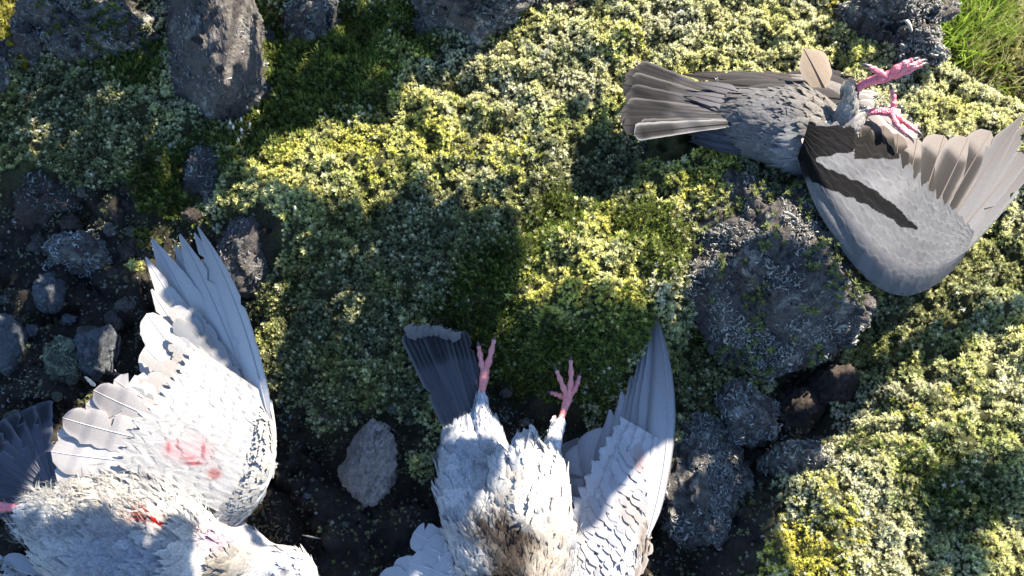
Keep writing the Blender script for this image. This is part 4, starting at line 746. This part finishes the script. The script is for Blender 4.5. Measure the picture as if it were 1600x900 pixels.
# ---- grey pigeon on the boulder, wing spread, pink feet up (top right)
bC = empty('pigeon', pt(1250, 230, 6)); tag(bC, 'grey pigeon with black wing bars and upturned pink feet on the boulder', 'pigeon', 'dead pigeons on the mossy bank')
GRY = (.33, .335, .36)
colC = lambda px, py: .36*blobcol([(1160, 170, (70, 50), (.27, .26, .28)), (1200, 200, (60, 60), (.36, .36, .40)), (1240, 250, (26, 50), (.62, .64, .70)), (1300, 160, (60, 30), (.42, .39, .38)), (1280, 185, (20, 15), (.5, .47, .45))], GRY, px, py)
rowsC = [(1095, 160, 9.5, 14, .6), (1130, 172, 9.8, 38, 1.7), (1170, 184, 10, 52, 2.8), (1215, 198, 10.0, 62, 3.5), (1258, 208, 9.6, 66, 3.6), (1300, 228, 8.4, 60, 3.0), (1345, 260, 7.4, 50, 2.2), (1390, 295, 6.6, 40, 1.6), (1425, 320, 6.2, 26, 1.4), (1455, 335, 6, 24, 1.4), (1480, 350, 5.8, 12, .8)]
oC, VC, FC = body_mesh(bC, rowsC, colC, lump=.002)
flC = nrm(pt(1100, 160, 10)-pt(1330, 215, 10))
contour('plumage', oC, VC, FC, 2600, flC, .024, .0068, colC, .004, 21, ruffle=.10)
tC = put('tail', *sweep(path3([(1140, 178, 10), (1105, 165, 9.6), (1080, 160, 9.2)]), [.026, .028, .016], [.012, .009, .004], 12, 14), M_SKINB, bC, None)
tC.data.color_attributes.new('Col', 'FLOAT_COLOR', 'POINT').data.foreach_set('color', np.tile(np.array([.2, .19, .2, 1], np.float32), len(tC.data.vertices)))
for i in range(17):
    f = i/16; b0 = (1165-6*f, 166+26*f, 10.7+.045*i); e0 = (986-8*math.sin(f*3.1)+max(0, f-.85)*30+rng.normal()*5, 103+106*f+rng.normal()*.8, 9.4+.10*i+rng.normal()*.03)
    add_feather('tail_feather', tC, pt(*b0), pt(*e0), .022*rng.uniform(.85, 1.2), (rng.normal()*.05, -.1+rng.normal()*.08, 1), (.055, .054, .06), (.07, .065, .066), (.24, .235, .235) if i == 16 else (.03, .028, .03) if i % 3 else (.13, .122, .122), 'tail', band=(.60, .94, (.018, .017, .018)), shaft_c=(.02, .018, .018), splits=0, curl=-.01+rng.normal()*.004, jag=.025, arch=.01, asym=rng.uniform(.4, .6))
for i in range(15): add_feather('tail_covert', tC, pt(1212-3*i+rng.normal()*8, 152+6.2*i, 11.8-3.2*(i/14)**2), pt(1085-1.5*i+rng.normal()*16, 128+6.4*i+rng.normal()*3, 11.0-1.2*(i/14)**2), .013, (rng.normal()*.1, 0, 1), (.17, .165, .185), (.06, .057, .062), (.08, .076, .084), 'primary', mat=M_COVERT, splits=2, nl=18, arch=.03, jag=.03, shaft_c=(.06, .06, .065))
# far wing, folded behind the body
wC2 = put('wing', *sweep(path3([(1330, 165, 9.5), (1260, 140, 9), (1190, 128, 8.6)]), [.02, .018, .008], [.010, .008, .004], 14, 12), M_SKINB, bC, None); wC2.data.color_attributes.new('Col', 'FLOAT_COLOR', 'POINT').data.foreach_set('color', np.tile(np.array([.12, .11, .11, 1], np.float32), len(wC2.data.vertices)))
for i, (b0, e0, w) in enumerate([((1300, 150, 10), (1066, 116, 9.2), 26), ((1305, 146, 9.8), (1085, 113, 8.8), 26), ((1310, 142, 9.6), (1120, 114, 8.6), 26), ((1315, 150, 10.3), (1105, 128, 10), 26), ((1320, 155, 10.5), (1140, 140, 10.4), 28), ((1330, 140, 9.5), (1225, 116, 8.8), 34), ((1345, 140, 9.3), (1240, 112, 8.4), 36)]):
    add_feather('primary_feather', wC2, pt(*b0), pt(*e0), w*PXM*1.25, (0, -.2, 1), (.05, .047, .05), (.032, .029, .03), (.075, .069, .07), 'primary', shaft_c=(.02, .018, .018), splits=1, arch=.01)
for i, (b0, e0, w) in enumerate([((1330, 150, 9.4), (1442, 212, 7.6), 34), ((1335, 158, 9.6), (1425, 222, 8), 34), ((1335, 165, 9.8), (1400, 232, 8.6), 34), ((1340, 145, 9.1), (1436, 196, 7.4), 30)]):
    add_feather('secondary_feather', wC2, pt(*b0), pt(*e0), w*PXM*1.2, (.1, 0, 1), (.14, .13, .13), (.30, .28, .27), (.5, .47, .46), 'secondary', shaft_c=(.1, .09, .09), splits=1, arch=.04)
add_feather('upright_feather', wC2, pt(1290, 140, 10.5), pt(1256, 76, 12.5), 46*PXM*1.1, (.35, -.75, .5), (.24, .195, .155), (.25, .20, .16), (.30, .25, .20), 'primary', shaft_c=(.22, .18, .14), splits=0, jag=.01, nl=20, arch=.02, asym=.45)
# feet
PK = (.62, .10, .15)
leg(bC, [(1318, 190, 12.4), (1326, 168, 13.6), (1327, 142, 14.6)], [(1352, 130, 15.2), (1384, 120, 15.6)], [[(1412, 108, 16), (1438, 96, 16.2)], [(1405, 116, 15.2), (1440, 101, 15.4)], [(1405, 104, 16.6), (1425, 94, 17)], [(1372, 112, 16.4), (1358, 104, 16.8)]], PK, (.30, .28, .27), 25, sr=(.011, .0075), tr=.0042)
leg(bC, [(1318, 205, 12), (1330, 192, 12.6), (1342, 180, 12.6)], [(1362, 175, 12.6), (1392, 175, 12.6)], [[(1412, 190, 12.8), (1434, 206, 12.8)], [(1402, 196, 13), (1420, 212, 13)], [(1397, 158, 13.2), (1393, 140, 13.8)]], PK, (.34, .32, .32), 26, sr=(.012, .007), tr=.0036)
# near wing, spread, upper surface
BLK = (.0045, .0045, .0055)
def colWC(px, py):
    c = .34*blobcol([(1330, 350, (60, 60), (.35, .355, .385)), (1420, 420, (70, 40), (.31, .315, .345)), (1300, 250, (50, 16), (.44, .445, .475)), (1390, 290, (40, 22), (.48, .48, .505)), (1290, 182, (26, 14), (.55, .50, .46))], (.36, .365, .39), px, py)
    n = noise3(np.stack([px*.06, py*.06, np.zeros_like(px)], -1), 3)*7
    yb = np.interp(px, [1235, 1260, 1300, 1340, 1380, 1430], [232, 262, 282, 298, 320, 358]); hw = np.interp(px, [1225, 1260, 1330, 1400, 1434], [26, 18, 15, 14, 3])
    m1 = (np.abs(py-yb+n) < hw) & (px < 1434) & (px > 1215)
    m2 = (px > 1215) & (px < 1352+n*1.5-.45*(py-196)) & (py > 196+n*.6) & (py < 244+n-.15*(px-1290))
    m3 = (px > 1215) & (px < 1275) & (py > 190) & (py < 268)
    m4 = (px > 1335) & (px < 1405) & (py > 195) & (py < 248+n)
    c = np.where((m1 | m2 | m3)[:, None], np.array([BLK]), c); c = np.where((m4 & ~m1)[:, None], np.array([(.012, .011, .011)]), c); return c
V, Fs = sweep(path3([(1262, 250, 12.2), (1292, 318, 11.2), (1335, 380, 9.6), (1382, 425, 8), (1422, 432, 7.2), (1470, 412, 6.8), (1530, 360, 6.6), (1590, 300, 6.4)]), np.array([14, 18, 19, 18, 16, 13, 9, 3])*PXM, [.006, .007, .007, .007, .006, .005, .004, .001], 44, 18)
wC = put('wing', V, Fs, M_SKINB, bC, colWC(*PX(V))*.9)
PC = [((1452, 436, 7.4), (1650, 226, 7.4), 24, -.02), ((1448, 430, 7.6), (1642, 204, 7.9), 28, -.02), ((1444, 424, 7.8), (1622, 182, 8.4), 32, -.02), ((1438, 418, 8.1), (1602, 178, 8.8), 34, -.01), ((1430, 410, 8.4), (1550, 204, 9.3), 34, -.01), ((1422, 402, 8.7), (1514, 214, 9.7), 34, 0), ((1412, 392, 9), (1476, 211, 10), 36, 0), ((1400, 380, 9.3), (1434, 215, 10.4), 36, 0), ((1388, 368, 9.6), (1404, 208, 10.8), 36, 0), ((1374, 354, 9.9), (1382, 196, 11.2), 34, 0), ((1358, 340, 10.2), (1362, 188, 11.6), 34, 0), ((1342, 326, 10.6), (1345, 182, 12), 34, 0), ((1324, 312, 11), (1322, 180, 12.4), 34, 0), ((1306, 296, 11.4), (1300, 178, 12.8), 34, 0), ((1288, 280, 11.8), (1280, 175, 13.2), 34, 0)]
for i, (b0, e0, w, bd) in enumerate(PC):
    if i < 4: cs = ((.17, .168, .178), (.075, .069, .07), (.14, .134, .136), None)
    elif i < 8: cs = ((.19, .187, .195), (.17, .145, .13), (.19, .172, .165), (.25, .80, (.026, .024, .024)))
    elif i < 12: cs = ((.12, .113, .115), (.12, .098, .085), None, (.35, .86, (.013, .0115, .011)))
    else: cs = ((.3, .28, .28), (.50, .45, .41), (.5, .46, .43), (.3, .74, BLK))
    add_feather('primary_feather' if i < 8 else 'secondary_feather', wC, pt(*b0), pt(*e0), w*PXM*1.45, nrm(np.array([.12, -.25, 1.])), *cs[:3], 'primary' if i < 4 else 'secondary', band=cs[3], bend=bd, arch=.02, curl=-.01, asym=.62, shaft_c=(.14, .12, .11), nl=28, splits=1, jag=.02, camber=.10)
covert_sheet(wC, [(1250, 236, 13.0), (1276, 306, 12.2), (1322, 384, 10.6), (1370, 436, 9.2), (1412, 454, 8.2), (1448, 448, 8), (1480, 428, 7.9), (1506, 402, 7.8)], [(1262, 194, 14.3), (1312, 198, 13.8), (1368, 226, 12.9), (1418, 264, 11.7), (1448, 296, 10.8), (1474, 318, 10.1), (1498, 340, 9.4), (1520, 366, 8.7)], 300, 130, 8, 20, colWC)
KC = 1.

# ------------------------------------------------------------------ small litter
kc_ = KC; dn = empty('down_feather', pt(138, 596, 0)); tag(dn, 'tiny curled white down feather at the edge of the raised wing', 'feather')
for i in range(4): add_feather('down_vane', dn, pt(146+i, 604, .6), pt(133+3*i, 586+2*i, 1.4), .003, (0, -.4, 1), (.6, .6, .6), (.62, .62, .62), None, 'covert', mat=M_COVERT, nl=8, shaft=False, curl=.3, splits=2)
c = pt(487, 840, -2.6); V, Fs = sweep(np.array([pt(472, 836, -2.4), pt(487, 839, -2.2), pt(504, 842, -2.4)]), [.0006, .0009, .0004], [.0006, .0008, .0004], 14, 8); tag(put('dry_twig', V, Fs, M_DRY, None, np.repeat([(.34, .31, .29)], len(V), 0)), 'short pale dry twig lying on the dark soil', 'twig')
r_ = np.random.default_rng(5); k = 130; p = pt(420, 838, -2.6)+r_.normal(size=(k, 3))*[.010, .014, .002]; cc = np.array([[.20, .15, .085]])*r_.uniform(.5, 1.6, (k, 1))
V, F, C = scatter(LOBES, p, nrm(r_.normal(size=(k, 3))+[0, 0, .8]), r_.uniform(.003, .007, k), r_, cc*.5, cc); tag(put('dry_plant', V, F, M_DRY, None, C), 'withered brown plant tuft beside the white pigeon neck', 'dry plant')
for i, (x, y) in enumerate([(361, 205), (375, 212), (385, 216), (384, 200), (395, 208), (544, 205), (462, 338), (380, 232)]):
    c = pt(x, y+14, 2); hz = float(ground_h(c[:1], c[1:2])[0]); b0 = pt(x, y+10, hz*100); b0[2] = hz
    top = b0+np.array([rng.normal()*.002, .003, .021]); V, Fs = sweep(np.array([b0, (b0+top)/2+[.0006, 0, 0], top]), [.0004, .0004, .0004], [.0004]*3, 10, 6)
    e = empty('moss_stalk', b0); tag(e, ['leftmost of the pale capsule stalks under the angular rock', 'second pale capsule stalk from the left under the angular rock', 'lower right one of the clustered pale capsule stalks', 'topmost of the clustered pale capsule stalks', 'rightmost of the clustered pale capsule stalks', 'single moss stalk standing above the sunlit yellow moss', 'single moss stalk at the lower edge of the sunlit yellow moss', 'lowest pale capsule stalk of the cluster under the angular rock'][i], 'moss stalk', 'pale capsule stalks')
    put('stalk', V, Fs, M_DRY, e, np.repeat([(.20, .17, .09)], len(V), 0)); V, Fs = sweep(np.array([top, top+[.0003, .0012, .0025], top+[.0004, .002, .0055]]), [.0005, .0014, .0006], [.0005, .0014, .0006], 12, 8); put('capsule', V, Fs, M_DRY, e, np.repeat([(.62, .62, .54)], len(V), 0))

# ------------------------------------------------------------------ added unseen leaf screen towards the sun, shaped to dapple the birds and moss
LIT = [[(-400, -400), (130, -400), (118, 20), (60, 62), (-400, 90)],
 [(362, 300), (385, 262), (440, 232), (520, 236), (560, 225), (640, 232), (690, 232), (640, 205), (606, 120), (600, 72), (650, 78), (700, 100), (760, 62), (850, 10), (870, -400), (2200, -400), (2200, 470), (1600, 470), (1560, 480), (1440, 480), (1330, 420), (1240, 330), (1210, 300), (1000, 215), (975, 195), (900, 170), (850, 190), (870, 250), (850, 312), (800, 345), (735, 345), (690, 300), (640, 290), (600, 318), (520, 340), (420, 330)],
 [(838, 470), (860, 420), (905, 372), (960, 345), (1000, 372), (1012, 440), (1005, 500), (930, 520), (860, 500)],
 [(985, 345), (1040, 300), (1090, 268), (1190, 262), (1250, 290), (1235, 330), (1190, 360), (1120, 320), (1070, 318), (1010, 350)],
 [(1190, 1000), (1190, 850), (1232, 760), (1260, 715), (1320, 690), (1352, 620), (1440, 590), (1500, 560), (1560, 530), (2000, 400), (2000, 745), (1540, 745), (1450, 762), (1400, 790), (1410, 860), (1400, 1000)],
 [(1520, 1000), (1510, 850), (1560, 830), (2000, 830), (2000, 1000)],
 [(225, 390), (250, 405), (262, 450), (300, 540), (350, 622), (432, 672), (436, 740), (392, 800), (330, 770), (280, 800), (255, 830), (225, 830), (180, 790), (90, 785), (70, 690), (150, 590), (215, 590)],
 [(282, 905), (278, 830), (330, 795), (392, 815), (430, 860), (520, 870), (520, 1000), (330, 1000)],
 [(736, 1000), (730, 850), (742, 790), (740, 768), (775, 742), (830, 722), (872, 742), (894, 800), (900, 1000)],
 [(925, 1000), (940, 800), (985, 740), (1030, 700), (1035, 800), (1020, 1000)]]
def inpoly(poly, x, y):
    r = np.zeros(len(x), bool); n = len(poly)
    for i in range(n):
        (x1, y1), (x2, y2) = poly[i], poly[(i+1) % n]
        if y1 == y2: continue
        c = ((y1 > y) != (y2 > y)) & (x < (x2-x1)*(y-y1)/(y2-y1)+x1); r ^= c
    return r
def is_lit(x, y):
    m = np.zeros(len(x), bool)
    for p_ in LIT: m |= inpoly(p_, x, y)
    return m
LIT.append([(318, -40), (368, -40), (364, 135), (334, 135), (338, 40)])
r_ = np.random.default_rng(99)
NL = 60000; px, py = r_.uniform(-160, 1660, NL), r_.uniform(-40, 960, NL)
p = P(px, py, .0); hh = base_h(p[:, 0], p[:, 1])
hh = np.maximum(hh, .045*((px > 60) & (px < 432+90*(py > 860)) & (py > 700-.9*np.maximum(0, px-100)) & (py > 380)))
hh = np.maximum(hh, .045*((px > 660) & (px < 900) & (py > 680))); hh = np.maximum(hh, .035*((px > 890) & (px < 1040) & (py > 500)))
hh = np.where(inpoly([(215, 360), (335, 340), (445, 640), (445, 770), (350, 700)], px, py), .052, hh)
for (c, rx, ry, a) in ROCKS[:10]: hh = np.maximum(hh, (c[2]+.02)*((((p[:, 0]-c[0])/rx)**2+((p[:, 1]-c[1])/ry)**2) < .7))
hh = np.where(inpoly([(1060, 300), (1160, 262), (1250, 280), (1345, 430), (1350, 520), (1200, 580), (1060, 440)], px, py), .09, hh)
p = P(px, py, hh)
LR = .0105; sd = nrm(np.array([-SUNV[1], SUNV[0], 0.])); hz = nrm(np.array([SUNV[0], SUNV[1], 0.])); ok = ~is_lit(px, py)
for (a, b2) in ((1, 0), (-1, 0), (0, 1), (0, -1), (.7, .7), (-.7, -.7), (.7, -.7), (-.7, .7)):
    q = p+sd*a*LR*.7+hz*b2*LR*.7/math.sin(SUN_EL); qx, qy = PX(q); ok &= ~is_lit(qx, qy)
CPOLY = [(960, 80), (1100, 90), (1250, 60), (1460, 70), (1480, 200), (2000, 100), (2000, 300), (1560, 400), (1420, 480), (1340, 440), (1230, 300), (980, 230)]
APOLY = LIT[6]
for s_ in np.arange(.02, .42, .012):
    q = p+SUNV*s_; qx, qy = PX(q); z = q[:, 2]
    hc = np.where(qy > 250, .13-(qy-200)/240*.055, .115); ok &= ~((z > hc-np.where(qy > 250, .022, .04)) & (z < hc+np.where(qy > 250, .02, .06)) & inpoly(CPOLY, qx, qy))
    ok &= ~((z > .06) & (z < .125) & inpoly(LIT[-1], qx, qy))
    ok &= ~((z > .02) & (z < .085) & inpoly(APOLY, qx, qy))
    ok &= ~((z > .03) & (z < .10) & (inpoly(LIT[8], qx, qy) | inpoly(LIT[9], qx, qy)))
p = p[ok]; px, py = px[ok], py[ok]
keep = np.zeros(len(p), bool); cell = {}
gk = np.floor(np.stack([p@sd/.0075, p@hz/.016], -1)).astype(int)
cnt = {}
for i, k in enumerate(map(tuple, gk)):
    if cnt.get(k, 0) < 2: cnt[k] = cnt.get(k, 0)+1; keep[i] = True
keep &= (n2(p[:, 0], p[:, 1], 34, 2, 17) < .20) | ((py > 560) & (px < 1050))
p = p[keep]; n = len(p); dist = np.full(n, .45)
for _ in range(40):
    q = p+SUNV*dist[:, None]-CAM; low = (q@UPV)/(q@FWD) < .40; dist[low] += .035
dist += .10*r_.random(n)
LP = p+SUNV*dist[:, None]
pv = np.array([(0, 0, 0), (.6, .62, .12), (1.5, .42, .2), (2, 0, .1), (1.5, -.42, .2), (.6, -.62, .12), (1., 0, 0)])-[1, 0, 0]
pf = np.array([(6, 0, 1), (6, 1, 2), (6, 2, 3), (6, 3, 4), (6, 4, 5), (6, 5, 0)])
lc = np.array([[.05, .09, .02]])*r_.uniform(.6, 1.5, (n, 1))
V, F, C = scatter([(pv*[.9, 1.3, 1], pf, np.ones(7))], LP, nrm(SUNV+r_.normal(size=(n, 3))*.28), np.full(n, LR), r_, lc, lc)
RT = np.array([.62, 1.50]); leaf_screen = empty('shade_screen', (*RT, float(base_h(RT[:1], RT[1:])[0]))); tag(leaf_screen, 'added unseen leaf screen towards the sun, shaped to shade the birds', 'shade_screen')
put('leaves', V, F, M_GRASS, leaf_screen, C, kind='stuff')  # leaves set on sun rays so shade falls outside the LIT areas
root = np.array([*RT, WLOC['shade_screen'][2]-.05]); fork = np.array([-.34, .52, 0])+SUNV*1.0
V, Fs = sweep(np.array([root, root*.6+fork*.4+[.03, .05, .05], fork]), [.035, .026, .016], [.035, .026, .016], 20, 10); put('screen_trunk', V, Fs, M_DRY, leaf_screen, np.repeat([(.09, .07, .05)], len(V), 0))  # wood added to carry the shading leaves
for i in range(26):
    e = LP[r_.integers(0, n)]; mid = fork*.5+e*.5+r_.normal(size=3)*.02
    V, Fs = sweep(np.array([fork, mid, e]), [.0018, .0012, .0006], [.0018, .0012, .0006], 14, 6); put('screen_branch', V, Fs, M_DRY, leaf_screen, np.repeat([(.10, .08, .055)], len(V), 0))
